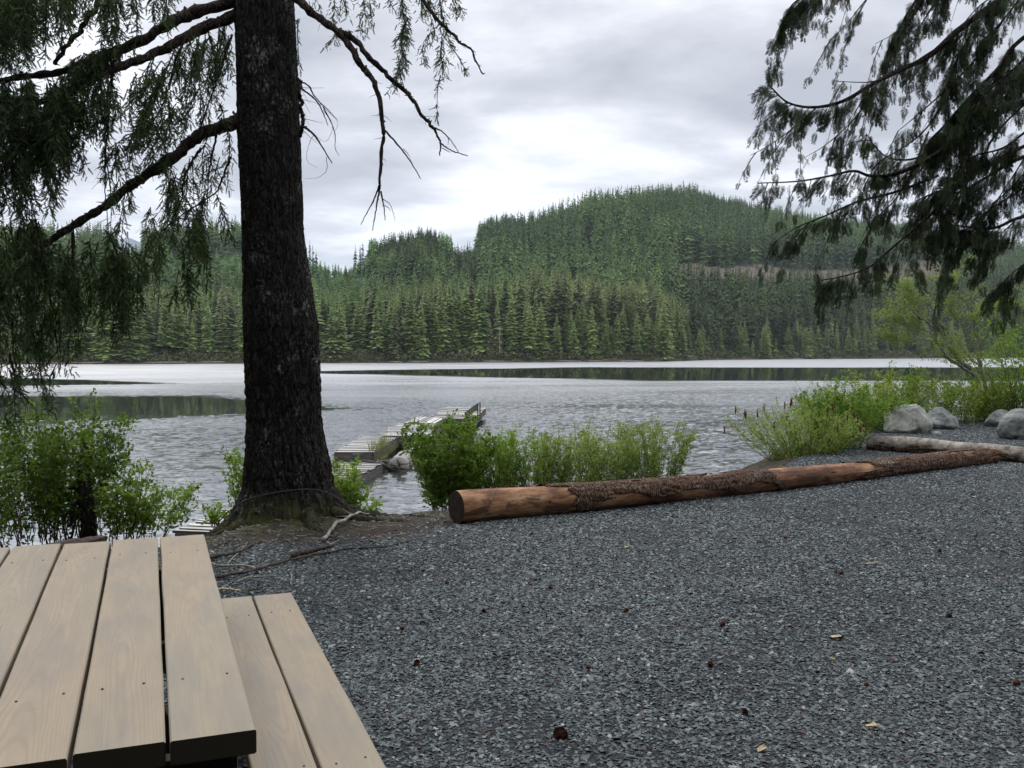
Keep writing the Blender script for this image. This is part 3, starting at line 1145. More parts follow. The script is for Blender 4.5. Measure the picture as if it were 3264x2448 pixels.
def strand(wood, tw, p0, p1, width, dens=1.0, r=0.006, tone=0.4, start=0.0, tl=0.11):
    """hanging branchlet with needle sprays; width = half width in metres"""
    L = np.linalg.norm(p1 - p0)
    n = max(6, int(L / 0.05))
    p = droop(p0, p1, n, 0.05 * L)
    wood.tube(p, np.linspace(r, 0.0015, n), 4, False)
    m = int(L / 0.0155 * dens)
    t = start + (1 - start) * rng.random(m)
    base = np.stack([np.interp(t, np.linspace(0, 1, n), p[:, k]) for k in range(3)], -1)
    dr = (p1 - p0) / L
    for b0, tt in zip(base, t):
        env = width * (0.35 + 0.65 * math.sin(math.pi * min(1, max(0.05, tt)) ** 0.8)) * random.uniform(0.5, 1.1)
        az = random.uniform(0, 2 * math.pi)
        out = np.array([math.cos(az), math.sin(az) * 0.8, 0]) * random.uniform(0.3, 1.0)
        d = out + dr * 0.5 + np.array([0, 0, -0.40])
        d /= np.linalg.norm(d)
        nn = max(2, int(env / 0.022))
        s = np.linspace(0.0, 1, nn)[:, None]
        q = b0 + d * env * s + np.array([0, 0, -0.25 * env]) * s ** 2
        # terminal + side needle twigs
        ds = np.tile(d, (nn, 1)) + rng.normal(size=(nn, 3)) * 0.6 + np.array([0, 0, -0.2])
        tw.add(q, ds, rng.uniform(0.6, 1.15, nn) * tl * 0.62, np.clip(rng.normal(tone, 0.2, nn), 0, 1))


def limb(parent, pts, r0, r1, n=60, knob=0.15, name='branch', sides=10, moss=True):
    p = bez([at(*q) for q in pts], n)
    p += (fbm(np.arange(n)[:, None] * 0.35, np.array([[0, 5, 9]]), 0, 3, 12) - 0.5) * 0.05
    bf = Buf()
    rad = np.linspace(r0, r1, n) * (1 + knob * (rng.random(n) - 0.5) * 2)
    bf.tube(p, rad, sides, wob=0.12)
    if moss:
        for k in range(int(n * 1.2)):  # lichen and moss tufts on top
            i_ = random.randrange(n)
            c = p[i_] + np.array([random.uniform(-1, 1) * rad[i_], random.uniform(-1, 1) * rad[i_] * 0.6, rad[i_] * random.uniform(0.1, 1.0)])
            bf.tube([c, c + rng.normal(size=3) * 0.012], [rad[i_] * random.uniform(0.15, 0.45), 0.003], 5, wob=0.3)
    return p, rad, bf


def along(p, t):
    x = np.linspace(0, 1, len(p))
    return np.array([np.interp(t, x, p[:, k]) for k in range(3)])


def px_len(v, Y):
    return v * Y / FPX


def bough(pts, r0, r1, hangs, n=60, tone=0.35, tl=0.11):
    """limb with hanging strands: hangs = (px, py_top, px_end, py_end, halfwidth_px, density, depth offset)"""
    p, rad, bf = limb(fir, pts, r0, r1, n)
    br = bf.build('branch', MT['branch'], fir, True)
    wood, tw = Buf(), Twigs()
    for (xa, ya, xb, yb, hw, dn, dy) in hangs:
        # depth of the limb near that column, if it is near
        cols = 1632 + FPX * p[:, 0] / p[:, 1]
        k = int(np.argmin(np.abs(cols - xa)))
        Y = p[k, 1] + dy
        a, b_ = at(xa, ya, Y), at(xb, yb, Y + random.uniform(-.15, .15))
        strand(wood, tw, a, b_, px_len(hw * 1.28, Y), dn, r=0.004 + 0.004 * min(1, abs(yb - ya) / 300), tone=tone + random.uniform(-.12, .12), tl=tl)
    fo = Buf()
    tw.flush(fo, NT)
    f = fo.build('foliage', MT['needles'], br)
    if wood.n:
        wood.build('twig', MT['branch'], br)
    return br


def rnd_hangs(n, x0, x1, ytop, ylen, hw, dn, dy=0.5, lean=0, start_jit=10):
    out = []
    for k in range(n):
        x = random.uniform(x0, x1)
        yt = (ytop(x) if callable(ytop) else ytop) + random.uniform(-start_jit, start_jit)
        ln = random.uniform(*ylen)
        out.append((x, yt, x + lean * ln + random.uniform(-.18, .18) * ln, yt + ln, random.uniform(*hw), random.uniform(*dn), random.uniform(-dy, dy)))
    return out


# upper pair of limbs going left, merging into the heavy dark bough
U2 = [(760, 40, 9.4), (640, 92, 9.2), (540, 150, 9.0), (430, 192, 8.8), (330, 235, 8.6), (240, 290, 8.5), (120, 330, 8.4), (-60, 380, 8.2)]
U1 = [(770, -10, 9.4), (620, 40, 9.2), (560, 68, 9.1), (480, 110, 9.0), (400, 150, 8.9), (330, 185, 8.7), (200, 225, 8.5), (60, 250, 8.4), (-80, 270, 8.2)]


def y_of(pts):
    q = sorted((a, b_) for a, b_, _ in pts)
    return lambda x: float(np.interp(x, [a for a, _ in q], [b_ for _, b_ in q]))


yU1, yU2 = y_of(U1), y_of(U2)
h = []
h += rnd_hangs(70, -70, 250, lambda x: yU1(x) + random.uniform(-10, 120), (60, 190), (35, 75), (0.8, 1.5), 0.4)   # heavy mass
h += rnd_hangs(16, 230, 410, lambda x: yU1(x) - 15, (40, 90), (30, 50), (1.2, 1.8), 0.25, -0.4)
h += rnd_hangs(18, 250, 370, lambda x: yU1(x) - 25, (35, 70), (28, 45), (1.5, 2.2), 0.2, -0.8)
bough(U1, 0.062, 0.022, h, tone=0.30)
h = []
h += rnd_hangs(46, -70, 190, lambda x: yU2(x) + random.uniform(0, 160), (90, 260), (28, 55), (0.6, 1.1), 0.4)
h += rnd_hangs(10, 300, 330, lambda x: yU2(x) + 20, (150, 200), (30, 45), (0.4, 0.7), 0.2)
for (xa, xb, yb) in ((345, 330, 560), (365, 345, 480), (350, 395, 420), (300, 262, 520), (255, 268, 560)):
    h.append((xa, yU2(xa), xb, yb, 35, 0.8, random.uniform(-.2, .2)))
# fans hung between the limbs, centre x 420-740
for (xa, ya, xb, yb, hw, dn) in ((620, 100, 560, 250, 40, .7), (560, 150, 480, 330, 45, .9), (590, 120, 500, 400, 40, .8), (600, 110, 640, 260, 35, .7), (640, 95, 600, 300, 35, .7),
                                 (660, 90, 690, 330, 35, .7), (700, 70, 660, 420, 40, .6), (720, 60, 740, 250, 26, .7), (735, 120, 640, 420, 30, .5), (740, 150, 700, 300, 26, .7),
                                 (560, 160, 620, 330, 40, .8), (540, 200, 450, 360, 45, 1.), (500, 230, 430, 300, 40, 1.1), (480, 330, 410, 480, 48, 1.3), (450, 420, 370, 520, 46, 1.5),
                                 (470, 430, 480, 540, 42, 1.5), (500, 420, 520, 560, 38, 1.1), (420, 470, 430, 560, 38, 1.3), (640, 280, 590, 420, 40, 1.), (640, 300, 660, 430, 36, .8),
                                 (530, 300, 520, 420, 38, .9), (700, 330, 735, 470, 24, .8), (380, 500, 330, 560, 44, 1.2), (620, 340, 560, 470, 34, .7), (460, 350, 470, 450, 36, 1.0),
                                 (340, 240, 400, 380, 34, .7), (430, 230, 400, 330, 26, .6), (350, 300, 345, 400, 34, .9)):
    h.append((xa, ya, xb, yb, hw, dn, random.uniform(-.5, .3)))
h += rnd_hangs(20, 430, 735, lambda x: yU2(x) + random.uniform(10, 60), (80, 210), (26, 42), (0.5, 0.9), 0.5, lean=-0.25)
h += rnd_hangs(12, 420, 620, lambda x: 300 + random.uniform(-30, 130), (70, 150), (26, 44), (0.7, 1.2), 0.5, lean=-0.2)
bough(U2, 0.055, 0.02, h, tone=0.36)
# thin limb coming down at the top left with its sprays
h = rnd_hangs(42, -60, 150, lambda x: random.uniform(-140, 20), (110, 250), (28, 52), (1.0, 1.7), 0.5)
h += rnd_hangs(18, 150, 300, lambda x: random.uniform(-120, -10), (80, 200), (22, 40), (0.7, 1.2), 0.5)
h += rnd_hangs(14, 330, 560, lambda x: random.uniform(-130, -40), (90, 210), (22, 40), (0.7, 1.2), 0.4)
h += rnd_hangs(5, 335, 370, -60, (160, 220), (18, 30), (1.3, 1.6), 0.2)
bough([(330, -120, 8.7), (312, 0, 8.6), (282, 62, 8.5), (250, 100, 8.5), (212, 150, 8.4), (172, 208, 8.4)], 0.026, 0.018, h, n=40, tone=0.38)
# lower limb
LB = [(765, 378, 9.4), (700, 408, 9.3), (640, 432, 9.2), (560, 492, 9.1), (480, 552, 9.0), (400, 606, 8.9), (320, 668, 8.8), (240, 718, 8.7), (160, 768, 8.6), (60, 812, 8.5), (-80, 850, 8.4)]
yL = y_of(LB)
h = []
h += rnd_hangs(46, -70, 130, lambda x: yL(x) - 130 + random.uniform(0, 90), (100, 240), (32, 56), (0.6, 1.1), 0.4)
h += rnd_hangs(32, -70, 260, lambda x: yL(x) + random.uniform(-10, 90), (90, 220), (30, 52), (0.55, 1.0), 0.4)
h += rnd_hangs(24, 190, 420, lambda x: 800 + random.uniform(-30, 90), (120, 230), (30, 50), (0.6, 1.1), 0.4)
h += rnd_hangs(10, 60, 230, lambda x: 980 + random.uniform(-40, 80), (100, 200), (26, 42), (0.8, 1.2), 0.4)
for (xa, ya, xb, yb, hw, dn) in ((330, 470, 345, 830, 20, .35), (400, 610, 360, 760, 36, .9), (380, 560, 350, 640, 40, 1.4), (400, 560, 420, 650, 32, 1.4), (230, 700, 225, 1000, 26, .6),
                                 (640, 470, 560, 640, 26, .5), (600, 560, 560, 740, 36, .7), (665, 430, 660, 640, 22, .6), (700, 500, 640, 640, 26, .5), (560, 560, 500, 760, 30, .5),
                                 (560, 600, 470, 720, 30, .9), (480, 660, 465, 740, 24, 1.2), (600, 640, 620, 800, 48, 1.6), (650, 620, 640, 780, 46, 1.5), (560, 640, 540, 800, 38, 1.2),
                                 (690, 620, 740, 760, 34, 1.1), (640, 740, 620, 900, 44, 1.3), (600, 850, 600, 980, 42, 1.7), (570, 860, 560, 960, 36, 1.5), (650, 800, 660, 930, 30, 1.1),
                                 (500, 780, 520, 960, 34, .9), (450, 800, 440, 990, 40, 1.3), (380, 820, 390, 1040, 34, 1.3), (340, 800, 300, 1000, 40, 1.2), (400, 900, 395, 1060, 26, 1.3),
                                 (250, 880, 240, 1130, 34, 1.2), (40, 1000, 60, 1230, 40, 1.1), (0, 980, 20, 1340, 44, 1.3), (60, 1120, 30, 1320, 34, 1.2), (130, 1180, 160, 1330, 34, 1.2),
                                 (180, 1160, 170, 1310, 26, .9), (30, 1180, 50, 1350, 34, 1.1), (100, 900, 90, 1120, 36, 1.1), (150, 860, 160, 1120, 30, .9), (180, 1000, 190, 1200, 14, .3),
                                 (290, 990, 255, 1130, 26, .9), (330, 730, 380, 850, 40, 1.3), (400, 770, 460, 840, 34, 1.3), (290, 760, 250, 860, 34, 1.2), (350, 760, 340, 900, 42, 1.3)):
    h.append((xa, ya, xb, yb, hw, dn, random.uniform(-.4, .4)))
h += rnd_hangs(14, 520, 735, lambda x: yL(x) + random.uniform(10, 90), (90, 200), (24, 38), (0.5, 0.9), 0.4)
h += rnd_hangs(9, 440, 700, lambda x: 720 + random.uniform(-60, 60), (90, 190), (30, 46), (0.8, 1.3), 0.4)
bough(LB, 0.066, 0.022, h, n=80, tone=0.42)

# limb above the frame on the right with the sprays that hang into view
UR = [(930, -160, 9.4), (1100, -130, 9.2), (1280, -70, 9.0), (1350, -5, 8.9), (1405, 75, 8.8), (1455, 125, 8.8), (1500, 160, 8.7), (1543, 242, 8.7)]
h = []
for (xa, ya, xb, yb, hw, dn) in ((1070, 90, 1040, 140, 30, 1.5), (1060, -40, 1060, 60, 30, 1.2), (1100, -50, 1110, 50, 34, 1.2), (1150, -60, 1165, 100, 32, 1.6), (1190, -60, 1190, 90, 26, 1.1),
                                 (1280, -80, 1300, 130, 34, 2.2), (1300, 60, 1290, 220, 34, 2.4), (1290, 160, 1260, 290, 30, 1.8), (1275, 230, 1232, 300, 18, 1.2), (1240, -60, 1250, 20, 26, 1.2),
                                 (1370, -60, 1390, 120, 40, 1.7), (1400, -30, 1440, 150, 36, 1.8), (1440, -60, 1470, 50, 28, 1.4), (1380, 100, 1355, 195, 24, 1.8), (1410, 120, 1415, 235, 34, 1.9),
                                 (1440, 150, 1480, 225, 16, 1.2), (1405, 240, 1395, 385, 13, .7), (1455, 10, 1475, 35, 20, 1.6), (1340, -60, 1345, 60, 30, 1.2), (950, 60, 958, 230, 12, 1.),
                                 (1000, -60, 1020, 20, 26, 1.0), (1150, 60, 1170, 110, 24, 1.5)):
    h.append((xa, ya, xb, yb, hw, dn, random.uniform(-.2, .2)))
bough(UR, 0.03, 0.006, h, n=60, tone=0.5, tl=0.09)


# dead limbs on the right
def dead(pts_list, r0, r1, twigs=10, tl=0.12):
    p, rad, bf = limb(fir, pts_list[0], r0, r1, 60)
    for q in pts_list[1:]:
        rr0, rr1, ps = q
        pp = bez([at(*c) for c in ps], 26)
        pp += (rng.random(pp.shape) - .5) * 0.006
        bf.tube(pp, np.linspace(rr0, rr1, 26) * (1 + 0.2 * (rng.random(26) - .5)), 6, wob=0.15)
    for k in range(twigs):
        i_ = random.randrange(10, 59)
        c = p[i_]
        d = rng.normal(size=3) * np.array([1, .6, .6]) + np.array([0.3, 0, -0.6])
        d /= np.linalg.norm(d)
        L = random.uniform(0.3, 1) * tl
        bf.tube([c, c + d * L * .5 + rng.normal(size=3) * .005, c + d * L], [0.003, 0.002, 0.001], 4)
    return bf.build('dead_branch', MT['branch'], fir, True)


dead([[(930, -20, 9.2), (975, 25, 9.15), (1015, 60, 9.1), (1085, 105, 9.0), (1130, 170, 8.9), (1165, 220, 8.9), (1190, 262, 8.85), (1210, 330, 8.8), (1222, 400, 8.8), (1220, 470, 8.8), (1212, 590, 8.75)],
      (0.010, 0.003, [(1212, 585, 8.75), (1190, 640, 8.75), (1150, 715, 8.75)]),
      (0.010, 0.003, [(1212, 590, 8.75), (1200, 660, 8.75), (1187, 735, 8.75)]),
      (0.009, 0.003, [(1214, 610, 8.75), (1222, 650, 8.75), (1228, 702, 8.75)]),
      (0.004, 0.0015, [(1218, 632, 8.75), (1245, 655, 8.75), (1260, 704, 8.75)]),
      (0.004, 0.0015, [(1222, 655, 8.75), (1236, 660, 8.75), (1245, 672, 8.75)]),
      (0.011, 0.004, [(1224, 412, 8.8), (1262, 455, 8.8), (1305, 510, 8.8), (1341, 570, 8.8)]),
      (0.004, 0.0015, [(1285, 475, 8.8), (1300, 490, 8.8), (1310, 512, 8.8)])], 0.042, 0.013, 16)
dead([[(1080, 98, 9.0), (1120, 120, 8.95), (1180, 185, 8.9), (1240, 240, 8.9), (1290, 290, 8.9), (1330, 345, 8.85), (1365, 390, 8.85), (1385, 412, 8.8)],
      (0.012, 0.006, [(1383, 408, 8.8), (1395, 435, 8.8), (1405, 460, 8.8), (1400, 495, 8.8)]),
      (0.008, 0.004, [(1402, 455, 8.8), (1440, 480, 8.8), (1492, 497, 8.8)]),
      (0.008, 0.003, [(1383, 406, 8.8), (1410, 420, 8.8), (1435, 445, 8.8), (1462, 485, 8.8)]),
      (0.004, 0.002, [(1410, 472, 8.8), (1425, 480, 8.8), (1435, 486, 8.8)]),
      (0.004, 0.002, [(1422, 430, 8.8), (1430, 445, 8.8), (1428, 462, 8.8)])], 0.030, 0.013, 14)
dead([[(950, 250, 9.35), (956, 290, 9.2), (962, 350, 9.2), (964, 400, 9.2), (958, 440, 9.3)],
      (0.009, 0.003, [(955, 258, 9.2), (985, 275, 9.15), (1005, 310, 9.1), (1040, 345, 9.1), (1073, 380, 9.1)]),
      (0.010, 0.003, [(960, 282, 9.2), (1005, 318, 9.15), (1030, 360, 9.1), (1045, 400, 9.1)]),
      (0.006, 0.002, [(1030, 340, 9.1), (1055, 390, 9.1), (1068, 430, 9.1), (1068, 470, 9.1), (1080, 497, 9.1)]),
      (0.013, 0.005, [(966, 402, 9.2), (1000, 428, 9.15), (1022, 460, 9.1), (1058, 520, 9.1)]),
      (0.003, 0.001, [(1000, 430, 9.15), (985, 460, 9.1), (978, 510, 9.1), (1010, 535, 9.1)]),
      (0.003, 0.001, [(1040, 500, 9.1), (1042, 540, 9.1), (1015, 565, 9.1), (970, 570, 9.1)]),
      (0.003, 0.001, [(1030, 350, 9.1), (1060, 400, 9.1), (1040, 450, 9.1), (1000, 430, 9.1)]),
      (0.003, 0.001, [(1020, 330, 9.1), (1050, 360, 9.1), (1076, 390, 9.1), (1060, 440, 9.1)])], 0.02, 0.016, 22, 0.25)
# long bare shoots among the left boughs
for ps in ([(365, 190, 8.8), (350, 330, 8.7), (338, 480, 8.7), (335, 600, 8.7), (345, 740, 8.7)], [(600, 110, 9.0), (560, 190, 8.9), (520, 330, 8.9), (430, 480, 8.8)],
           [(740, 110, 9.2), (690, 260, 9.1), (640, 400, 9.0), (620, 440, 9.0)], [(735, 500, 9.2), (700, 590, 9.2), (680, 620, 9.1), (560, 700, 9.0), (450, 800, 9.0)],
           [(640, 470, 9.0), (590, 560, 9.0), (570, 660, 9.0), (480, 800, 9.0)], [(110, 790, 8.6), (160, 950, 8.5), (190, 1100, 8.5), (60, 1250, 8.5)],
           [(230, 740, 8.7), (228, 900, 8.7), (180, 1000, 8.7), (190, 1200, 8.7)], [(350, 750, 8.8), (385, 850, 8.8), (392, 1000, 8.8)], [(30, 1130, 8.4), (60, 1240, 8.4), (110, 1300, 8.4)],
           [(690, 430, 9.2), (665, 560, 9.2), (660, 700, 9.2)]):
    p = bez([at(*q) for q in ps], 40)
    p += (rng.random(p.shape) - .5) * 0.01
    bf = Buf()
    bf.tube(p, np.linspace(0.013, 0.003, 40), 5, wob=0.2)
    for k in range(8):
        c = p[random.randrange(5, 38)]
        d = np.array([random.uniform(-1, 1), random.uniform(-.5, .5), -0.6])
        bf.tube([c, c + d * 0.06, c + d * random.uniform(.08, .2) + np.array([0, 0, -.03])], [0.003, 0.002, 0.001], 4)
    bf.build('branch', MT['branch'], fir, True)

# ------------------------------------------------------------------ the cedar whose boughs reach in from the right
cedar = thing('cedar_tree', 'cedar reaching drooping feathery boughs in from the right edge', 'tree')


def cedar_trunk():
    zz = np.linspace(-0.3, 12, 120)
    th = np.linspace(0, 2 * np.pi, 40, endpoint=False)
    Z, T = np.meshgrid(zz, th, indexing='ij')
    rr = 0.36 - 0.014 * Z + 0.22 * np.exp(-np.clip(Z, 0, 9) / 0.4) * (1 + 0.4 * np.cos(5 * T)) + 0.03 * vnoise(np.cos(T) * 8, np.sin(T) * 8, Z * 0.8, 3)
    V = np.stack([7.6 + rr * np.cos(T), 9.2 + rr * np.sin(T), Z], -1).reshape(-1, 3)
    i_ = np.arange(119)[:, None] * 40
    j_ = np.arange(40)
    q = np.stack([i_ + j_, i_ + (j_ + 1) % 40, i_ + 40 + (j_ + 1) % 40, i_ + 40 + j_], -1).reshape(-1, 4)
    return link('trunk', make_mesh('trunk', V, q, {'tint': np.zeros(len(V))}, True), MT['trunk'], cedar)


cedar_trunk()


def frond_template(seed):
    """flat hanging cedar spray along +Y, length 1, in the XY plane"""
    r = np.random.default_rng(seed)
    V, Q = [], []

    def leaf(p, d, L, w_):
        d = d / np.linalg.norm(d)
        s_ = np.array([d[1], -d[0], 0.0])
        i_ = len(V)
        V.extend([p - s_ * w_ * 0.3, p + d * L * 0.45 - s_ * w_, p + d * L, p + d * L * 0.45 + s_ * w_])
        Q.append((i_, i_ + 1, i_ + 2, i_ + 3))
    leaf(np.zeros(3), np.array([0, 1, 0.0]), 1.0, 0.009)
    n = 10
    for k in range(n):
        t = 0.12 + 0.82 * k / n
        for s_ in (-1, 1):
            if r.random() < 0.1:
                continue
            a = s_ * r.uniform(0.5, 0.8)
            L = (0.34 * (1 - t) + 0.13) * r.uniform(0.75, 1.2)
            d = np.array([math.sin(a), math.cos(a), r.uniform(-.15, .15)])
            p = np.array([0, t, 0.0])
            leaf(p, d, L, 0.010)
            m = 5
            for j in range(m):
                tt = 0.2 + 0.7 * j / m
                for s2 in (-1, 1):
                    a2 = a + s2 * r.uniform(0.45, 0.75)
                    leaf(p + d * L * tt, np.array([math.sin(a2), math.cos(a2), r.uniform(-.2, .2)]), L * 0.40 * (1.1 - tt * .5), 0.010)
    return np.array(V), np.array(Q)


FT = [frond_template(s_) for s_ in range(5)]


def cedar_bough(pts, r0, r1, dens=1.0, flen=(0.16, 0.34), t0=0.0, sub=(), tone=0.35, depthj=0.12):
    p = bez([at(*q) for q in pts], 60)
    bf = Buf()
    rad = np.linspace(r0, r1, 60)
    rad = rad * 0.72
    bf.tube(p, rad, 8, wob=0.1)
    lines = [(p, t0)]
    seg = np.linalg.norm(np.diff(p, axis=0), axis=1).sum()
    # side branchlets leaving the limb, mostly drooping
    for k in range(int(seg * 6.5 * dens)):
        t = t0 + (1 - t0) * random.random()
        c = along(p, t)
        tg = along(p, min(1, t + .03)) - along(p, max(0, t - .03))
        tg /= np.linalg.norm(tg) + 1e-9
        L = random.uniform(0.18, 0.62) * (1.1 - 0.5 * t)
        d = tg * random.uniform(0.2, 0.9) + np.array([random.uniform(-.45, .3), random.uniform(-1, 1) * 0.9, -random.uniform(0.2, 1.0)])
        d /= np.linalg.norm(d)
        s_ = np.linspace(0, 1, 8)[:, None]
        q = c + d * L * s_ + np.array([0, 0, -0.35 * L]) * s_ ** 2
        bf.tube(q, np.linspace(0.005, 0.0015, 8), 4, False)
        lines.append((q, 0.1))
    br = bf.build('branch', MT['branch'], cedar, True)
    P_, D_, L_, A_ = [], [], [], []
    for q, tt0 in lines:
        sl = np.linalg.norm(np.diff(q, axis=0), axis=1).sum()
        n = max(3, int(sl * 15 * (dens if q is p else 1.0)))
        for k in range(n):
            t = tt0 + (1 - tt0) * random.random()
            c = along(q, t)
            tg = along(q, min(1, t + .05)) - along(q, max(0, t - .05))
            tg /= np.linalg.norm(tg) + 1e-9
            d = tg * random.uniform(0.0, 0.7) + np.array([random.uniform(-.35, .35), random.uniform(-.4, .4), -random.uniform(0.5, 1.1)])
            P_.append(c)
            D_.append(d)
            L_.append(random.uniform(*flen) * (0.62 if q is not p else 0.7))
            A_.append(min(1, max(0, random.gauss(tone, 0.2))))
    P_, D_, L_, A_ = np.array(P_), np.array(D_), np.array(L_), np.array(A_)
    Mx = frames(D_, np.tile([0.0, 1.0, 0.05], (len(D_), 1)), rng.normal(0, 0.7, len(D_)) + rng.integers(0, 2, len(D_)) * 1.2)
    fo = Buf()
    kk = rng.integers(0, len(FT), len(P_))
    for t_ in range(len(FT)):
        m_ = kk == t_
        fo.inst(FT[t_][0], FT[t_][1], Mx[m_] * L_[m_][:, None, None], P_[m_], A_[m_])
    fo.build('foliage', MT['cedar'], br)
    return br


for _ps, _r, _d in (
        ([(3700, -420, 8.9), (3400, -200, 8.7), (3290, -60, 8.6), (3200, 60, 8.5), (3120, 140, 8.5)], 0.02, 1.0),
        ([(3800, -200, 8.9), (3450, 0, 8.7), (3330, 90, 8.6), (3260, 190, 8.6), (3220, 290, 8.5)], 0.02, 1.1),
        ([(3800, 200, 9.0), (3450, 320, 8.8), (3320, 430, 8.7), (3230, 560, 8.6), (3170, 650, 8.5)], 0.02, 1.1),
        ([(3250, -260, 8.5), (3080, -120, 8.4), (2990, 0, 8.3), (2930, 90, 8.3), (2890, 190, 8.2)], 0.015, 1.0),
        ([(3200, 60, 8.6), (3100, 200, 8.4), (3000, 300, 8.3), (2920, 370, 8.3), (2860, 420, 8.2)], 0.015, 1.0),
        ([(3500, -300, 8.7), (3300, -150, 8.6), (3200, -40, 8.5), (3110, 30, 8.4), (3040, 120, 8.3)], 0.016, 1.5),
        ([(3600, 40, 8.8), (3380, 150, 8.6), (3280, 240, 8.5), (3180, 330, 8.5), (3120, 430, 8.4)], 0.016, 1.6),
        ([(3600, 420, 8.8), (3380, 480, 8.6), (3280, 540, 8.5), (3200, 620, 8.5), (3100, 690, 8.4)], 0.016, 1.4),
        ([(3300, 300, 8.7), (3180, 420, 8.5), (3100, 560, 8.4), (3040, 640, 8.4), (3010, 720, 8.3)], 0.015, 1.1),
        ([(3500, 560, 8.9), (3330, 640, 8.7), (3240, 700, 8.6), (3150, 790, 8.5), (3100, 850, 8.5)], 0.012, 0.8),
        ([(3050, 260, 8.4), (2960, 400, 8.3), (2880, 470, 8.2), (2800, 520, 8.2), (2740, 620, 8.1)], 0.012, 0.8),
        ([(2960, 420, 8.4), (2900, 560, 8.3), (2850, 640, 8.2), (2800, 690, 8.2), (2760, 760, 8.1)], 0.012, 0.9)):
    cedar_bough(_ps, _r, 0.004, _d * 0.6, t0=0.1)
cedar_bough([(4200, -560, 9.1), (3500, -200, 8.8), (3190, 0, 8.5), (3050, 100, 8.4), (2960, 180, 8.3), (2850, 232, 8.2), (2770, 275, 8.2), (2680, 325, 8.1), (2590, 342, 8.1), (2510, 326, 8.0), (2452, 272, 8.0)], 0.05, 0.008, 0.75, t0=0.28)
cedar_bough([(3050, 110, 8.4), (2960, 170, 8.2), (2870, 225, 8.1), (2790, 258, 8.0), (2730, 262, 8.0), (2655, 258, 8.0)], 0.012, 0.004, 0.55, (0.12, 0.24), 0.3)
cedar_bough([(2600, 345, 8.1), (2560, 380, 8.1), (2500, 430, 8.1), (2440, 470, 8.1), (2392, 495, 8.1)], 0.009, 0.003, 1.25, (0.12, 0.26), 0.1)
cedar_bough([(2790, 280, 8.2), (2730, 370, 8.1), (2670, 430, 8.1), (2620, 470, 8.1), (2560, 505, 8.1)], 0.009, 0.003, 0.8, (0.12, 0.26), 0.1)
cedar_bough([(4200, 60, 9.1), (3500, 230, 8.8), (3264, 325, 8.6), (3160, 372, 8.5), (3080, 422, 8.4), (3000, 482, 8.4), (2900, 537, 8.3), (2830, 560, 8.3), (2770, 560, 8.3), (2720, 545, 8.2), (2640, 562, 8.2), (2540, 578, 8.2), (2415, 584, 8.1)], 0.045, 0.006, 0.7, (0.14, 0.3), t0=0.28)
cedar_bough([(3420, 180, 8.9), (3264, 290, 8.8), (3120, 340, 8.7), (3000, 440, 8.6), (2930, 500, 8.5), (2850, 508, 8.5), (2800, 480, 8.5), (2760, 425, 8.5)], 0.025, 0.005, 0.75, t0=0.2)
cedar_bough([(4200, 380, 9.2), (3500, 440, 9.0), (3264, 500, 8.8), (3150, 562, 8.7), (3060, 612, 8.6), (2990, 612, 8.6), (2920, 640, 8.6)], 0.035, 0.006, 0.85, t0=0.4)
cedar_bough([(3360, 420, 8.8), (3160, 520, 8.6), (3040, 610, 8.5), (2960, 690, 8.4), (2900, 742, 8.3), (2830, 802, 8.2), (2770, 852, 8.2), (2690, 880, 8.1), (2605, 895, 8.1)], 0.025, 0.005, 0.85, t0=0.3)
cedar_bough([(2990, 560, 8.5), (2860, 610, 8.4), (2730, 645, 8.3), (2630, 688, 8.2), (2540, 725, 8.2), (2468, 772, 8.1)], 0.018, 0.004, 1.15, (0.14, 0.32), t0=0.2)
cedar_bough([(4200, 620, 9.2), (3500, 640, 8.9), (3264, 690, 8.6), (3180, 724, 8.5), (3120, 728, 8.5), (3040, 720, 8.5), (2960, 745, 8.5)], 0.03, 0.006, 0.7, t0=0.45)
cedar_bough([(3420, 500, 8.8), (3264, 600, 8.6), (3140, 680, 8.5), (3060, 770, 8.4), (3010, 850, 8.3), (2990, 930, 8.3)], 0.014, 0.003, 0.7, (0.14, 0.3), t0=0.3)
cedar_bough([(4200, -300, 9.2), (3560, -60, 8.9), (3264, 120, 8.7), (3180, 220, 8.6), (3090, 310, 8.5), (3010, 400, 8.5), (2960, 450, 8.5)], 0.04, 0.008, 1.1, t0=0.35)
cedar_bough([(3560, -420, 8.8), (3200, -200, 8.6), (2980, -60, 8.4), (2900, 30, 8.4), (2860, 110, 8.3)], 0.03, 0.008, 1.1, t0=0.3)
cedar_bough([(3300, -380, 8.8), (3000, -220, 8.6), (2780, -120, 8.4), (2680, -60, 8.3), (2600, -30, 8.2), (2530, 10, 8.2), (2500, 60, 8.2)], 0.025, 0.005, 1.0, t0=0.35)
cedar_bough([(2850, -100, 8.5), (2760, 0, 8.4), (2720, 50, 8.4), (2680, 95, 8.3), (2640, 130, 8.3)], 0.009, 0.003, 0.8, (0.12, 0.24), t0=0.2)
cedar_bough([(3000, -100, 8.5), (2920, 40, 8.4), (2860, 100, 8.4), (2790, 140, 8.3)], 0.009, 0.003, 0.9, (0.12, 0.26), t0=0.2)
cedar_bough([(3600, 220, 8.6), (3300, 400, 8.4), (3200, 470, 8.3), (3100, 500, 8.3), (3020, 560, 8.2)], 0.02, 0.005, 1.3, t0=0.35)
cedar_bough([(3600, -60, 8.6), (3330, 130, 8.4), (3220, 230, 8.3), (3130, 310, 8.3), (3060, 400, 8.2)], 0.02, 0.005, 1.3, t0=0.35)
cedar_bough([(3450, -260, 8.6), (3250, -60, 8.5), (3130, 60, 8.4), (3060, 170, 8.3), (3020, 270, 8.3)], 0.02, 0.005, 1.3, t0=0.3)
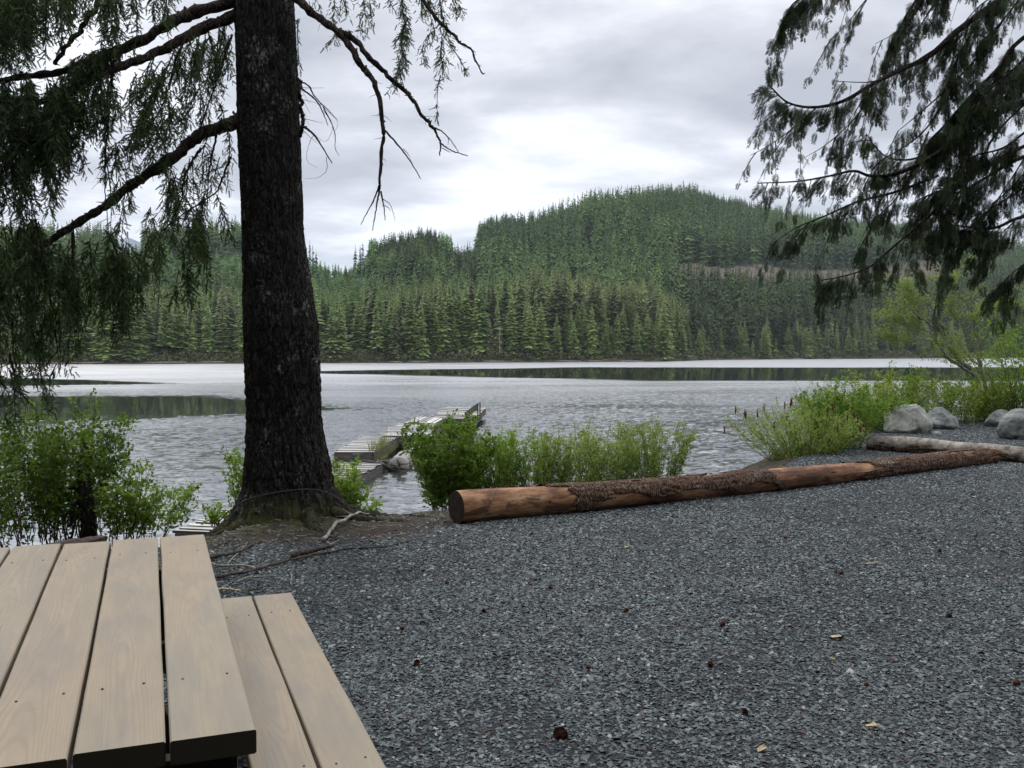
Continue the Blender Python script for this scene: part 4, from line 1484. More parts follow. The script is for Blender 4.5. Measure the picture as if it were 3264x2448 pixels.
cedar_bough([(3600, 600, 8.8), (3330, 800, 8.5), (3240, 860, 8.4), (3170, 930, 8.4)], 0.012, 0.004, 0.9, (0.14, 0.3), t0=0.4)


# ------------------------------------------------------------------ leafy shrubs
LEAF_V = np.array([(0, 0, 0), (-0.32, 0.45, 0.06), (0, 1.0, -0.04), (0.32, 0.45, 0.06)])
LEAF_Q = np.array([[0, 1, 2, 3]])
SLIM_V = LEAF_V * np.array([0.6, 1, 1])


def shrub(name, label, cat, base, height, spread, stems, leaves, leaf=0.03, mat='leaf_dark', lean=(0, 0), start=0.25, up=1.0, bark='bush_bark', group=None,
          slim=False, stem_r=0.006, base_r=0.18, tone=0.5, hvar=0.3, flowers=0, tuft=5, twig=0.16, ell=1.0):
    """stems fan out of a stool; leaves sit in tufts along side twigs. ell squashes the depth of the crown"""
    z0 = base[2] if len(base) > 2 else float(ground_h(base[0], base[1])) - 0.03
    t = thing(name, label, cat, (base[0], base[1], z0), 0, group)
    wood, fo = Buf(), Buf()
    tips = []
    fls = []
    for k in range(stems):
        az = random.uniform(0, 2 * math.pi)
        rr = math.sqrt(random.random())
        bx = np.array([math.cos(az) * rr * base_r, math.sin(az) * rr * base_r * ell, 0])
        H = height * random.uniform(1 - hvar, 1.0) * (1 - 0.22 * rr * rr)
        out = np.array([math.cos(az) * rr * spread + lean[0], math.sin(az) * rr * spread * ell + lean[1], 0])
        s_ = np.linspace(0, 1, 12)[:, None]
        p = bx + out * (s_ ** (1.0 + 0.6 * up)) + np.array([0, 0, H]) * s_ + np.cumsum(rng.normal(0, 0.012 * height / 1.2, (12, 3)), axis=0)
        wood.tube(p, np.linspace(stem_r * random.uniform(.7, 1.2), stem_r * 0.25, 12), 5, False)
        tips.append(p)
        if flowers and random.random() < flowers:
            e_ = p[-1]
            fl = Buf()
            fls.append(fl)
            fl.tube([e_ - np.array([0, 0, .06]), e_, e_ + np.array([0, 0, .08])], [0.009, 0.014, 0.004], 6)
            for j in range(14):
                c = e_ + rng.normal(0, 0.010, 3) + np.array([0, 0, random.uniform(-0.05, 0.07)])
                fl.tube([c, c + rng.normal(0, .008, 3)], [0.007, 0.002], 4)
    C, D, A = [], [], []
    per = max(1, int(leaves * 1.9) // max(1, tuft))
    for k in range(per):
        p = tips[random.randrange(stems)]
        u = start + (1 - start) * random.random() ** 0.8
        c = along(p, u)
        d = np.array([random.gauss(0, 1), random.gauss(0, 1), random.gauss(0.45, 0.5)])
        d /= np.linalg.norm(d)
        L = twig * random.uniform(0.3, 1.1) * (1.25 - 0.6 * u)
        e_ = c + d * L
        if L > 0.05 and random.random() < 0.6:
            wood.add([c + np.array([-.002, 0, 0]), c + np.array([.002, 0, 0]), e_], None, [(0, 1, 2)])
        tn = min(1, max(0, random.gauss(tone, 0.22)))
        for j in range(tuft):
            C.append(c + d * L * random.uniform(0.35, 1.0) + rng.normal(0, leaf * 0.35, 3))
            D.append(d * 0.6 + rng.normal(0, 0.6, 3) + np.array([0, 0, 0.25]))
            A.append(min(1, max(0, tn + random.gauss(0, 0.08))))
    C, D, A = np.array(C), np.array(D), np.array(A)
    Mx = frames(D, None, rng.normal(0, 0.8, len(D))) * (leaf * 1.22 * rng.uniform(0.6, 1.3, len(D)))[:, None, None]
    fo.inst(SLIM_V if slim else LEAF_V, LEAF_Q, Mx, C, A)
    wood.build('stem', MT[bark], t)
    fo.build('foliage', MT[mat], t)
    for fl in fls:
        fl.build('flower_spike', MT['flower'], t)
    return t


def gx(px, Y):
    return (px - 1632) / FPX * Y


def zpx(py, Y):
    return at(1632, py, Y)[2]


GW = 'willowy shrubs along the bank behind the log'
shrub('shrub', 'dense dark green leafy shrub directly behind the cut end of the log', 'shrub', (gx(1432, 11.6), 11.6, -0.35), 1.34, 0.38, 50, 9500, 0.034, 'leaf_dark', start=0.14, base_r=0.26, twig=0.16, tone=0.55)
shrub('shrub', 'low leafy clump filling the foot between dense shrub and willow row', 'shrub', (gx(1550, 11.9), 11.9, -0.35), 0.62, 0.22, 14, 900, 0.03, 'leaf_bright', start=0.2, base_r=0.15, tone=0.35)
rowlab = ['first willowy shrub right of the dense dark shrub', 'second willowy shrub right of the dense dark shrub', 'thin stemmed shrub in the middle of the bank row',
          'pale twiggy shrub right of the middle of the bank row', 'sparse low twigs before the last tall willow', 'tall willowy shrub at the right end of the bank row']
for k, (px, top, Y, sp, st, lv, mt) in enumerate(((1610, 1372, 12.0, 0.30, 24, 2100, 'leaf_bright'), (1710, 1385, 12.3, 0.30, 26, 1500, 'leaf_light'), (1810, 1362, 12.6, 0.30, 28, 1400, 'leaf_light'),
                                                  (1920, 1358, 13.0, 0.30, 26, 1400, 'leaf_light'), (2000, 1400, 13.2, 0.22, 16, 600, 'leaf_light'), (2090, 1322, 13.5, 0.36, 28, 1900, 'leaf_light'))):
    zb = -0.45
    shrub('shrub', rowlab[k] + (' with upright stems'), 'shrub', (gx(px, Y), Y, zb), zpx(top - 22, Y) - zb, sp, int(st * 1.7), int(lv * 2.9), 0.031, mt, start=0.18, base_r=0.28, up=0.6, group=GW, slim=True, stem_r=0.006, tone=0.5, twig=0.10, hvar=0.26, ell=0.6)
shrub('sapling', 'single leafy shoot standing above the willow row', 'sapling', (gx(1628, 11.9), 11.9, -0.45), zpx(1318, 11.9) + 0.45, 0.02, 1, 70, 0.04, 'leaf_bright', start=0.55, base_r=0.01, tone=0.6, twig=0.08, hvar=0.02)
# right hand shrubs
shrub('shrub', 'sprawling pale twiggy shrub with dark red old flower spikes beside the lake', 'shrub', (gx(2560, 15.8), 15.8, -0.35), 1.25, 0.9, 120, 11000, 0.030, 'leaf_light', lean=(-0.18, 0), start=0.12, base_r=0.35, slim=True, flowers=0.16, tone=0.6, twig=0.13, ell=0.7, up=0.4)
shrub('shrub', 'bright green bushy shrub at the left end of the pale log', 'shrub', (gx(2680, 16.6), 16.6, -0.2), 1.42, 0.55, 40, 6400, 0.038, 'leaf_dark', start=0.15, base_r=0.3, tone=0.62, twig=0.2)
shrub('shrub', 'tall thin twiggy shrub rising behind the bright green bush', 'shrub', (gx(2650, 17.6), 17.6, -0.3), 1.75, 0.55, 22, 900, 0.03, 'leaf_yellow', start=0.35, base_r=0.3, tone=0.5, twig=0.14, slim=True)
shrub('shrub', 'green shrub just behind the left side of the big pale boulder', 'shrub', (gx(2780, 20.2), 20.2, -0.1), 1.05, 0.6, 34, 3600, 0.04, 'leaf_dark', start=0.1, base_r=0.35, tone=0.55, twig=0.2)
shrub('shrub', 'wide yellow green shrub behind the boulders nearest the lake', 'shrub', (gx(2810, 22.4), 22.4, -0.3), 1.75, 0.95, 48, 3300, 0.042, 'leaf_yellow', start=0.15, base_r=0.5, tone=0.5, twig=0.25)
shrub('shrub', 'leafy green shrub behind the gap between the two boulders', 'shrub', (gx(2930, 22.8), 22.8, -0.2), 1.5, 0.7, 36, 2900, 0.042, 'leaf_dark', start=0.12, base_r=0.4, tone=0.72, twig=0.25)
shrub('shrub', 'yellow green shrub right of the darker boulder under the alder', 'shrub', (gx(3050, 22.6), 22.6, -0.1), 1.35, 0.8, 40, 2900, 0.042, 'leaf_yellow', start=0.1, base_r=0.5, tone=0.45, twig=0.25)
shrub('shrub', 'olive shrub at the foot of the alder trunk', 'shrub', (gx(3130, 23.4), 23.4, -0.1), 1.4, 0.9, 34, 2000, 0.042, 'leaf_yellow', start=0.1, base_r=0.5, tone=0.3, twig=0.25)
shrub('shrub', 'tall fresh green shrub at the right edge above the boulders', 'shrub', (gx(3265, 22.5), 22.5, -0.05), 3.0, 1.1, 40, 3900, 0.05, 'leaf_bright', start=0.12, base_r=0.5, tone=0.35, twig=0.4, hvar=0.5, stem_r=0.011)
shrub('shrub', 'low shrub between the alder and the right boulders', 'shrub', (gx(3200, 23.0), 23.0, -0.05), 0.9, 0.7, 26, 2600, 0.042, 'leaf_yellow', start=0.1, base_r=0.5, tone=0.55, twig=0.2)


def alder():
    Y = 23.6
    base = at(3130, 1300, Y)
    t = thing('alder_tree', 'young alder with crooked grey stems and sparse spring leaves', 'tree', (0, 0, 0))
    stems = [([(3130, 1330, Y), (3128, 1270, Y), (3105, 1190, Y), (3060, 1150, Y), (3020, 1100, Y), (3000, 1060, Y), (2960, 1030, Y), (2910, 990, Y - .3), (2870, 940, Y - .5)], 0.085, 0.014),
             ([(3145, 1330, Y + .3), (3142, 1250, Y + .3), (3130, 1180, Y + .3), (3115, 1120, Y + .3), (3108, 1050, Y + .2), (3098, 980, Y + .1), (3092, 900, Y), (3090, 820, Y)], 0.07, 0.012),
             ([(3110, 1200, Y), (3060, 1165, Y - .2), (3020, 1140, Y - .4), (2985, 1090, Y - .6), (2960, 1050, Y - .8)], 0.05, 0.01),
             ([(3180, 1330, Y + .8), (3172, 1260, Y + .8), (3150, 1190, Y + .8), (3100, 1150, Y + .8), (3070, 1120, Y + .8)], 0.05, 0.014),
             ([(3098, 1010, Y), (3110, 1000, Y), (3160, 985, Y), (3220, 975, Y), (3270, 985, Y)], 0.03, 0.008),
             ([(2980, 1060, Y), (2920, 1045, Y), (2870, 1030, Y), (2810, 990, Y)], 0.022, 0.006),
             ([(2990, 1085, Y), (2900, 1080, Y), (2850, 1085, Y), (2800, 1060, Y)], 0.022, 0.006),
             ([(2960, 1030, Y), (2930, 1000, Y), (2900, 960, Y), (2890, 900, Y)], 0.02, 0.006),
             ([(3095, 980, Y), (3060, 940, Y), (3020, 900, Y), (3000, 880, Y)], 0.02, 0.006),
             ([(3110, 1080, Y), (3060, 1030, Y), (3030, 990, Y), (3040, 940, Y)], 0.02, 0.006)]
    bf = Buf()
    lines = []
    for ps, r0, r1 in stems:
        p = bez([at(*q) for q in ps], 40)
        p += (rng.random(p.shape) - .5) * 0.03
        bf.tube(p, np.linspace(r0, r1, 40), 8, wob=0.1)
        lines.append(p)
    sub = []
    for k in range(150):
        p = lines[random.randrange(len(lines))]
        i_ = random.randrange(12, 40)
        d = np.array([random.uniform(-1, 0.8), random.uniform(-.8, .8), random.uniform(-.3, .8)])
        L = random.uniform(0.3, 1.0)
        s_ = np.linspace(0, 1, 8)[:, None]
        q = p[i_] + d * L * s_ + rng.normal(0, 0.015, (8, 3)).cumsum(axis=0)
        bf.tube(q, np.linspace(0.008, 0.002, 8), 4, False)
        sub.append(q)
    bf.build('trunk', MT['pale_bark'], t, True)
    C, D, A = [], [], []
    for k in range(2600):
        q = sub[random.randrange(len(sub))]
        c = along(q, random.random())
        tn = random.gauss(0.5, 0.2)
        for j in range(5):
            C.append(c + rng.normal(0, 0.07, 3))
            D.append(rng.normal(0, 1, 3) * np.array([1, 1, .4]))
            A.append(min(1, max(0, tn + random.gauss(0, .1))))
    fo = Buf()
    C, D, A = np.array(C), np.array(D), np.array(A)
    Mx = frames(D, None, rng.normal(0, 0.5, len(D))) * (0.05 * rng.uniform(0.6, 1.3, len(D)))[:, None, None]
    fo.inst(LEAF_V, LEAF_Q, Mx, C, A)
    fo.build('crown', MT['leaf_yellow'], t)


alder()

# left hand shrubs behind the table
shrub('shrub', 'big shaded green shrub filling the left edge behind the table', 'shrub', (gx(110, 9.3), 9.3, -0.2), 1.26, 0.55, 46, 5200, 0.034, 'leaf_dark', start=0.08, base_r=0.55, tone=0.33, twig=0.25, up=0.3)
shrub('shrub', 'taller green shrub with a leafy top shoot beside the thin dark trunk', 'shrub', (gx(225, 9.5), 9.5, -0.25), 1.68, 0.34, 28, 3700, 0.034, 'leaf_dark', start=0.2, base_r=0.28, tone=0.55, twig=0.2, hvar=0.35)
shrub('shrub', 'pale fresh green shrub in front of the water right of the thin trunk', 'shrub', (gx(370, 9.4), 9.4, -0.25), 1.0, 0.28, 16, 1700, 0.032, 'leaf_bright', start=0.2, base_r=0.25, tone=0.45, twig=0.18, hvar=0.4)
shrub('shrub', 'thin fresh green shrub whose sprays lean toward the big trunk', 'shrub', (gx(470, 9.5), 9.5, -0.3), 0.72, 0.28, 10, 900, 0.032, 'leaf_bright', lean=(0.14, 0), start=0.3, base_r=0.15, tone=0.5, twig=0.16, hvar=0.4)
shrub('shrub', 'small bright seedling hugging the left side of the big trunk', 'shrub', (gx(765, 10.0), 10.0, -0.2), 0.92, 0.16, 7, 420, 0.032, 'leaf_bright', lean=(-0.10, 0), start=0.4, base_r=0.05, tone=0.6, twig=0.12)
shrub('shrub', 'bright green sprouts growing against the right side of the big trunk', 'shrub', (gx(1085, 10.0), 10.0, -0.2), 0.78, 0.24, 12, 1300, 0.032, 'leaf_bright', lean=(0.04, 0), start=0.2, base_r=0.12, tone=0.55, twig=0.14)
shrub('shrub', 'low bright sprig just left of the mossy tree base', 'shrub', (gx(690, 9.75), 9.75, -0.2), 0.32, 0.22, 6, 220, 0.03, 'leaf_bright', start=0.4, base_r=0.1, tone=0.6, twig=0.1)
shrub('shrub', 'low sprouts at the water edge below the bright trunkside sprouts', 'shrub', (gx(1150, 10.1), 10.1, -0.2), 0.32, 0.16, 8, 500, 0.03, 'leaf_bright', start=0.2, base_r=0.12, tone=0.6, twig=0.1)


def small_trunk():
    t = thing('young_tree', 'thin dark trunk standing in the shrubs behind the table', 'tree')
    p = bez([at(286, 1770, 9.2), at(280, 1650, 9.2), at(272, 1560, 9.2), at(268, 1490, 9.3), at(272, 1440, 9.4), at(268, 1395, 9.5)], 50)
    bf = Buf()
    bf.tube(p, np.interp(np.linspace(0, 1, 50), [0, 0.5, 0.8, 1], [0.080, 0.066, 0.04, 0.015]), 14, wob=0.08)
    bf.build('trunk', MT['trunk'], t, True)
    bf = Buf()
    for ps in ([(262, 1560, 9.2), (225, 1555, 9.15), (170, 1556, 9.1)], [(258, 1590, 9.2), (232, 1620, 9.1), (228, 1670, 9.1), (215, 1680, 9.1)]):
        bf.tube(bez([at(*q) for q in ps], 14), np.linspace(0.03, 0.008, 14), 6, wob=0.1)
    bf.build('branch', MT['branch'], t, True)
    wood, tw = Buf(), Twigs()
    for k in range(5):
        a = at(330 + 4 * k, 1375, 9.2)
        strand(wood, tw, a, a + np.array([random.uniform(-.03, .08), 0, -0.17]), 0.05, 1.5, 0.003, 0.5, tl=0.06)
    fo = Buf()
    tw.flush(fo, NT)
    fo.build('foliage', MT['needles'], t)


small_trunk()

# ------------------------------------------------------------------ logs
L0, L1 = onz(1457, 1668)[:2], onz(3165, 1474)[:2]


def log_thing(name, label, a, b_, r0, r1, bare_mat, bark_mat_, mask_fn, curve=0.0, seed=0, zoff=0.0, thick=0.018):
    t = thing(name, label, 'log')
    a, b_ = np.asarray(a, float), np.asarray(b_, float)
    Lg = np.linalg.norm(b_ - a)
    nL, na = int(Lg * 70), 84
    s_ = np.linspace(0, 1, nL)
    th = np.linspace(0, 2 * np.pi, na, endpoint=False)
    d = (b_ - a) / Lg
    perp = np.array([-d[1], d[0]])
    cxy = a + np.outer(s_, b_ - a) + np.outer(np.sin(s_ * np.pi) * curve + 0.02 * np.sin(s_ * 9 + seed), perp)
    rad = np.interp(s_, [0, 1], [r0, r1]) * (1 + 0.05 * np.sin(s_ * 13 + seed) + 0.06 * (fbm(s_ * 9, seed, 0, 3, 3) - .5))
    cz = rad * 0.88 + zoff + 0.012 * np.sin(s_ * 6 + seed)
    S, T = np.meshgrid(s_, th, indexing='ij')
    ct, st = np.cos(T), np.sin(T)

    def surf(rr):
        x = cxy[:, 0][:, None] + perp[0] * rr * ct
        y = cxy[:, 1][:, None] + perp[1] * rr * ct
        z = cz[:, None] + rr * st
        return np.stack([x, y, z], -1)
    i_ = np.arange(nL - 1)[:, None] * na
    j_ = np.arange(na)
    q = np.stack([i_ + j_, i_ + (j_ + 1) % na, i_ + na + (j_ + 1) % na, i_ + na + j_], -1).reshape(-1, 4)
    base = rad[:, None] * (1 + 0.03 * (fbm(ct * 3, st * 3, S * 8, 3, seed) - .5)) + 0.004 * (vnoise(ct * 14, st * 14, S * 14, seed) - .5)
    V = surf(base).reshape(-1, 3)
    n0 = len(V)
    V2 = np.vstack([V, [*cxy[-1], cz[-1]]])
    tri = [((nL - 1) * na + k, (nL - 1) * na + (k + 1) % na, n0) for k in range(na)]
    wv = vnoise(ct * 2.5, st * 2.5, S * 25, seed + 3).ravel()
    link('bare_wood', make_mesh('bare_wood', V2, [q, np.array(tri)], {'tint': np.append(wv, 0.5)}, True), bare_mat, t)
    # cut face, a slightly domed disc with its own end grain
    V = [np.array([*(cxy[0] - d * 0.003), cz[0]])]
    Q, Tt = [], []
    rings = 9
    for k in range(1, rings + 1):
        f = k / rings
        rr = base[0] * f * (0.995 if k == rings else 1.0)
        off = -0.004 + 0.004 * f + 0.004 * (vnoise(ct[0] * 4 * f, st[0] * 4 * f, 3, seed) - .5)
        V += list(np.stack([cxy[0, 0] + perp[0] * rr * ct[0] + d[0] * off, cxy[0, 1] + perp[1] * rr * ct[0] + d[1] * off, cz[0] + rr * st[0]], -1))
    for j in range(na):
        Tt.append((0, 1 + (j + 1) % na, 1 + j))
        for k in range(rings - 1):
            a0, a1 = 1 + k * na + j, 1 + k * na + (j + 1) % na
            Q.append((a0, a1, a1 + na, a0 + na))
    link('cut_end', make_mesh('cut_end', np.array(V), [np.array(Q), np.array(Tt)], {'tint': np.repeat(np.linspace(0, 1, rings + 1), [1] + [na] * rings)}, True), MT['cut'], t)
    # bark shell
    mk = mask_fn(S, T, ct, st)
    hgt = thick * sstep(0.0, 0.16, mk) + 0.010 * sstep(0, .2, mk) * (fbm(ct * 7, st * 7, S * Lg * 5, 3, seed + 5) - .3) * 2 - 0.002
    Vb = surf(base + hgt).reshape(-1, 3)
    keep = (mk.ravel()[q] > 0.0).all(axis=1)
    qb = q[keep]
    used = np.unique(qb)
    remap = np.full(len(Vb), -1)
    remap[used] = np.arange(len(used))
    if len(qb):
        link('bark', make_mesh('bark', Vb[used], remap[qb], {'tint': np.zeros(len(used))}, True), bark_mat_, t)
    return t


def cut_mat():
    m, nt, b = mat_new('sawn_end_grain')
    a = N(nt, 'ShaderNodeAttribute', attribute_name='tint')
    t = N(nt, 'ShaderNodeTexCoord')
    n_ = noise(nt, t.outputs['Object'], 9, 5, 0.7)
    s_ = M(nt, 'SINE', M(nt, 'MULTIPLY', M(nt, 'ADD', a.outputs['Fac'], M(nt, 'MULTIPLY', n_, 0.1)), 110.0))
    f = M(nt, 'ADD', M(nt, 'MULTIPLY', s_, 0.08), M(nt, 'MULTIPLY_ADD', n_, 0.8, 0.05))
    nt.links.new(ramp(nt, f, [(0.3, (0.022, 0.014, 0.011)), (0.7, (0.085, 0.055, 0.042))]), b.inputs['Base Color'])
    b.inputs['Roughness'].default_value = 0.9
    b.inputs['Specular IOR Level'].default_value = 0.2
    return m


def barewood_mat(name, c):
    m, nt, b = mat_new(name)
    t = N(nt, 'ShaderNodeTexCoord')
    mp = N(nt, 'ShaderNodeMapping', inp={'Rotation': (0, 0, -math.atan2(L1[1] - L0[1], L1[0] - L0[0]))})
    nt.links.new(t.outputs['Object'], mp.inputs[0])
    v = mp.outputs[0]
    f = noise(nt, v, 9, 7, 0.7, 0.4, (0.25, 1.2, 1.2))
    g = noise(nt, v, 1.6, 4, 0.65, 0.2, (0.8, 1, 1))
    fibre = noise(nt, v, 70, 3, 0.6, 0.0, (0.04, 1, 1))
    ff = M(nt, 'ADD', M(nt, 'MULTIPLY', f, 0.55), M(nt, 'MULTIPLY', g, 0.45))
    col = ramp(nt, ff, [(0.36, c[0]), (0.47, c[1]), (0.56, c[2]), (0.66, c[3])])
    col = mixc(nt, M(nt, 'MULTIPLY_ADD', fibre, 2.0, -0.8, clamp=True), col, c[0])
    col = mixc(nt, 0.65, ramp(nt, ff, [(0.36, c[0]), (0.47, c[1]), (0.56, c[2]), (0.66, c[3])]), col)
    ib = noise(nt, v, 3.4, 6, 0.72, 0.6, (0.45, 1.3, 1.3))
    ibf = M(nt, 'MULTIPLY_ADD', ib, 16.0, -8.6, clamp=True)
    col = mixc(nt, M(nt, 'MULTIPLY', ibf, 0.85), col, tuple(x * 1.5 for x in c[0]))
    nt.links.new(col, b.inputs['Base Color'])
    b.inputs['Roughness'].default_value = 0.7
    b.inputs['Specular IOR Level'].default_value = 0.3
    bump(nt, b, M(nt, 'ADD', f, fibre), 0.5, 0.006)
    return m


MT['cut'] = cut_mat()
MT['redwood'] = barewood_mat('peeled_log', [(0.05, 0.020, 0.011), (0.19, 0.085, 0.042), (0.42, 0.225, 0.11), (0.64, 0.44, 0.25)])
MT['greywood'] = barewood_mat('pale_peeled_log', [(0.06, 0.05, 0.04), (0.24, 0.21, 0.17), (0.42, 0.38, 0.32), (0.55, 0.51, 0.44)])
MT['logbark'] = bark_mat('log_bark', (0.04, 0.021, 0.013), (0.16, 0.095, 0.063), (0.30, 0.215, 0.16), lichen=(0.40, 0.36, 0.32), plate=30, lich=0.75)


def mask1(S, T, ct, st):
    n = fbm(ct * 1.6, st * 1.6, S * 16, 4, 61) - 0.5
    # st > 0 is the top, ct < 0 the side towards the camera
    s = S + 0.028 * ct + 0.05 * (fbm(ct * 1.3 + 5, st * 1.3, S * 5, 3, 13) - .5)
    top = st
    bare_a = sstep(0.13, 0.09, s) * (1.0)                                  # first stretch peeled
    bare_b = sstep(0.12, 0.15, s) * sstep(0.46, 0.42, s) * sstep(0.15, -0.35, top + 0.25 * np.sin(s * 60))   # belly peeled
    bare_c = sstep(0.43, 0.46, s) * sstep(0.66, 0.61, s)                   # long orange stretch
    bare_d = sstep(0.965, 0.975, s)
    m = 0.42 - 0.95 * np.maximum.reduce([bare_a, bare_b, bare_c, bare_d]) + n * 2.3 + (fbm(ct * 3, st * 3, S * 34, 3, 71) - .5) * 1.1
    m = m + 0.35 * sstep(0.5, 0.95, top) * (bare_a > 0.5) * (ct > 0)
    return m * sstep(0.004, 0.012, s)


def mask2(S, T, ct, st):
    n = fbm(ct * 1.5, st * 1.5, S * 12, 4, 91) - 0.5
    return -0.10 + n * 1.6 - 0.45 * sstep(0.2, 0.8, st) + 0.2 * (st < 0)


log_thing('log', 'long reddish log with peeling bark along the edge of the gravel', L0, L1, 0.160, 0.108, MT['redwood'], MT['logbark'], mask1, curve=-0.10, seed=2)
log_thing('log', 'pale weathered log with dark patches, behind the right end of the reddish log', onz(2778, 1432)[:2], onz(3420, 1492)[:2], 0.135, 0.125, MT['greywood'], MT['logbark'], mask2, curve=0.05, seed=5, zoff=0.0)


# ------------------------------------------------------------------ boulders
def boulder(name, label, c, size, seed, mat, rz=0.0, cuts=10, cat='boulder', sub=5):
    import bmesh
    bm = bmesh.new()
    bmesh.ops.create_icosphere(bm, subdivisions=sub, radius=1.0)
    r = np.random.default_rng(seed)
    V = np.array([v.co[:] for v in bm.verts])
    for k in range(cuts):
        n = r.normal(size=3)
        n[2] = abs(n[2]) * 0.9
        n /= np.linalg.norm(n)
        h_ = r.uniform(0.66, 0.90)
        dd = V @ n - h_
        V = V - np.outer(np.clip(dd, 0, None) * 0.93, n)
    n_ = V / np.linalg.norm(V, axis=1)[:, None]
    V = V + n_ * ((fbm(V[:, 0] * 2.2 + seed, V[:, 1] * 2.2, V[:, 2] * 2.2, 5, seed) - .5) * 0.16)[:, None]
    V = V + n_ * ((fbm(V[:, 0] * 7 + seed, V[:, 1] * 7, V[:, 2] * 7, 4, seed + 2) - .5) * 0.09)[:, None]
    V = V * np.asarray(size)
    for v, co in zip(bm.verts, V):
        v.co = co
    me = bpy.data.meshes.new(name)
    bm.to_mesh(me)
    bm.free()
    me.polygons.foreach_set('use_smooth', np.ones(len(me.polygons), bool))
    o = link(name, me, mat)
    o.location = c
    o.rotation_euler = (0, 0, rz)
    return tag(o, label, cat)


def bpos(px, py_base, size):
    p = onz(px, py_base)
    return (p[0], p[1] + size[1] * 0.8, size[2] * 0.62)


s_ = (0.53, 0.50, 0.42)
boulder('boulder', 'largest pale grey boulder, behind the pale log', bpos(2916, 1385, s_), s_, 4, MT['rock_pale'], 0.3)
s_ = (0.40, 0.42, 0.29)
boulder('boulder', 'darker grey boulder right behind the largest pale one', bpos(3012, 1368, s_), s_, 11, MT['rock_grey'], 1.2)
s_ = (0.42, 0.4, 0.24)
boulder('boulder', 'grey boulder at the right edge partly hidden by the nearest boulder', bpos(3220, 1362, s_), s_, 21, MT['rock_grey'], 0.2)
s_ = (0.48, 0.45, 0.36)
boulder('boulder', 'nearest grey boulder cut off by the right edge', bpos(3290, 1404, s_), s_, 34, MT['rock_grey'], 2.0)
s_ = (0.11, 0.08, 0.05)
boulder('stone', 'small flat pale stone at the foot of the largest boulder', bpos(2990, 1388, s_), s_, 41, MT['rock_pale'], 0.0, 6, 'stone', 3)

# ------------------------------------------------------------------ dock
GD = 'old floating dock sections leading out on the lake'


def dock_section(label, fl, fr, bl, br, z, h=0.22, boards=20, gap=0.03, lengthwise=False, seed=0, over=0.03):
    """corner points in plan; boards run across, each a little different"""
    r = np.random.default_rng(seed)
    fl, fr, bl, br = [np.asarray(q, float) for q in (fl, fr, bl, br)]
    t = thing('dock_section', label, 'dock', (0, 0, 0), 0, GD)
    deck = Buf()
    T_ = 0.042
    if lengthwise:
        fl, fr, bl, br = bl, fl, br, fr
    for k in range(boards):
        u0, u1 = k / boards, (k + 1 - gap * boards / 3.2 * r.uniform(0.5, 1.5)) / boards
        e0, e1 = r.uniform(-over, over * 2), r.uniform(-over, over * 2)
        la, lb = fl + (bl - fl) * u0, fl + (bl - fl) * u1
        ra, rb = fr + (br - fr) * u0, fr + (br - fr) * u1
        dx = (ra - la) / np.linalg.norm(ra - la)
        sk = r.uniform(-.012, .012)
        pts = [la - dx * e0, ra + dx * e1, rb + dx * e1, lb - dx * e0]
        zt = z + r.uniform(-.012, .014)
        V = [(p[0], p[1] + (sk if i_ in (1, 2) else 0), zt + zz) for zz in (0, -T_) for i_, p in enumerate(pts)]
        deck.add(V, [(0, 1, 2, 3), (7, 6, 5, 4), (0, 4, 5, 1), (1, 5, 6, 2), (2, 6, 7, 3), (3, 7, 4, 0)], None, r.random())
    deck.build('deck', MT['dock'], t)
    if lengthwise:
        fl, fr, bl, br = fr, br, fl, bl
    fr_ = Buf()
    zt, zb = z - T_ - 0.004, z - h

    def wall(a, b_, th=0.05):
        a, b_ = np.asarray(a), np.asarray(b_)
        d = (b_ - a) / np.linalg.norm(b_ - a)
        n = np.array([-d[1], d[0]]) * th / 2
        V = [(*(p + q), zz) for zz in (zb, zt) for p, q in ((a, -n), (b_, -n), (b_, n), (a, n))]
        fr_.add(V, [(0, 1, 5, 4), (1, 2, 6, 5), (2, 3, 7, 6), (3, 0, 4, 7), (4, 5, 6, 7), (3, 2, 1, 0)])
    wall(fl, fr)
    wall(bl, br)
    wall(fl + (bl - fl) * .02, bl - (bl - fl) * .02, 0.048)
    wall(fr + (br - fr) * .02, br - (br - fr) * .02, 0.048)
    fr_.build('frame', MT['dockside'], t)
    return t


def dp(px, py, z):
    return onz(px, py, z)[:2]


zA, zB, zC = -0.98, -0.74, -0.73
dock_section('long low gangway section passing behind the big trunk to the bank', dp(560, 1690, zA), dp(785, 1700, zA), dp(1060, 1474, zA), dp(1222, 1474, zA), zA, 0.30, 64, 0.02, seed=1)
dock_section('raised box shaped dock section nearest the shore with a tall grey front', dp(1066, 1441, zB), dp(1186, 1441, zB), dp(1155, 1390, zB), dp(1261, 1396, zB), zB, 0.30, 22, 0.03, seed=2)
dock_section('middle dock section with bright silver cross planks', dp(1218, 1388, zC), dp(1372, 1388, zC), dp(1270, 1351, zC), dp(1388, 1351, zC), zC, 0.22, 20, 0.03, seed=3)
dock_section('short dock section with wide planks laid lengthwise', dp(1290, 1348, zC + .03), dp(1386, 1349, zC + .03), dp(1330, 1329, zC + .03), dp(1418, 1332, zC + .03), zC + .03, 0.24, 8, 0.06, True, seed=4)
dock_section('farthest dock section ending in open water', dp(1378, 1330, zC), dp(1512, 1336, zC), dp(1425, 1297, zC), dp(1548, 1299, zC), zC, 0.26, 22, 0.03, seed=5)


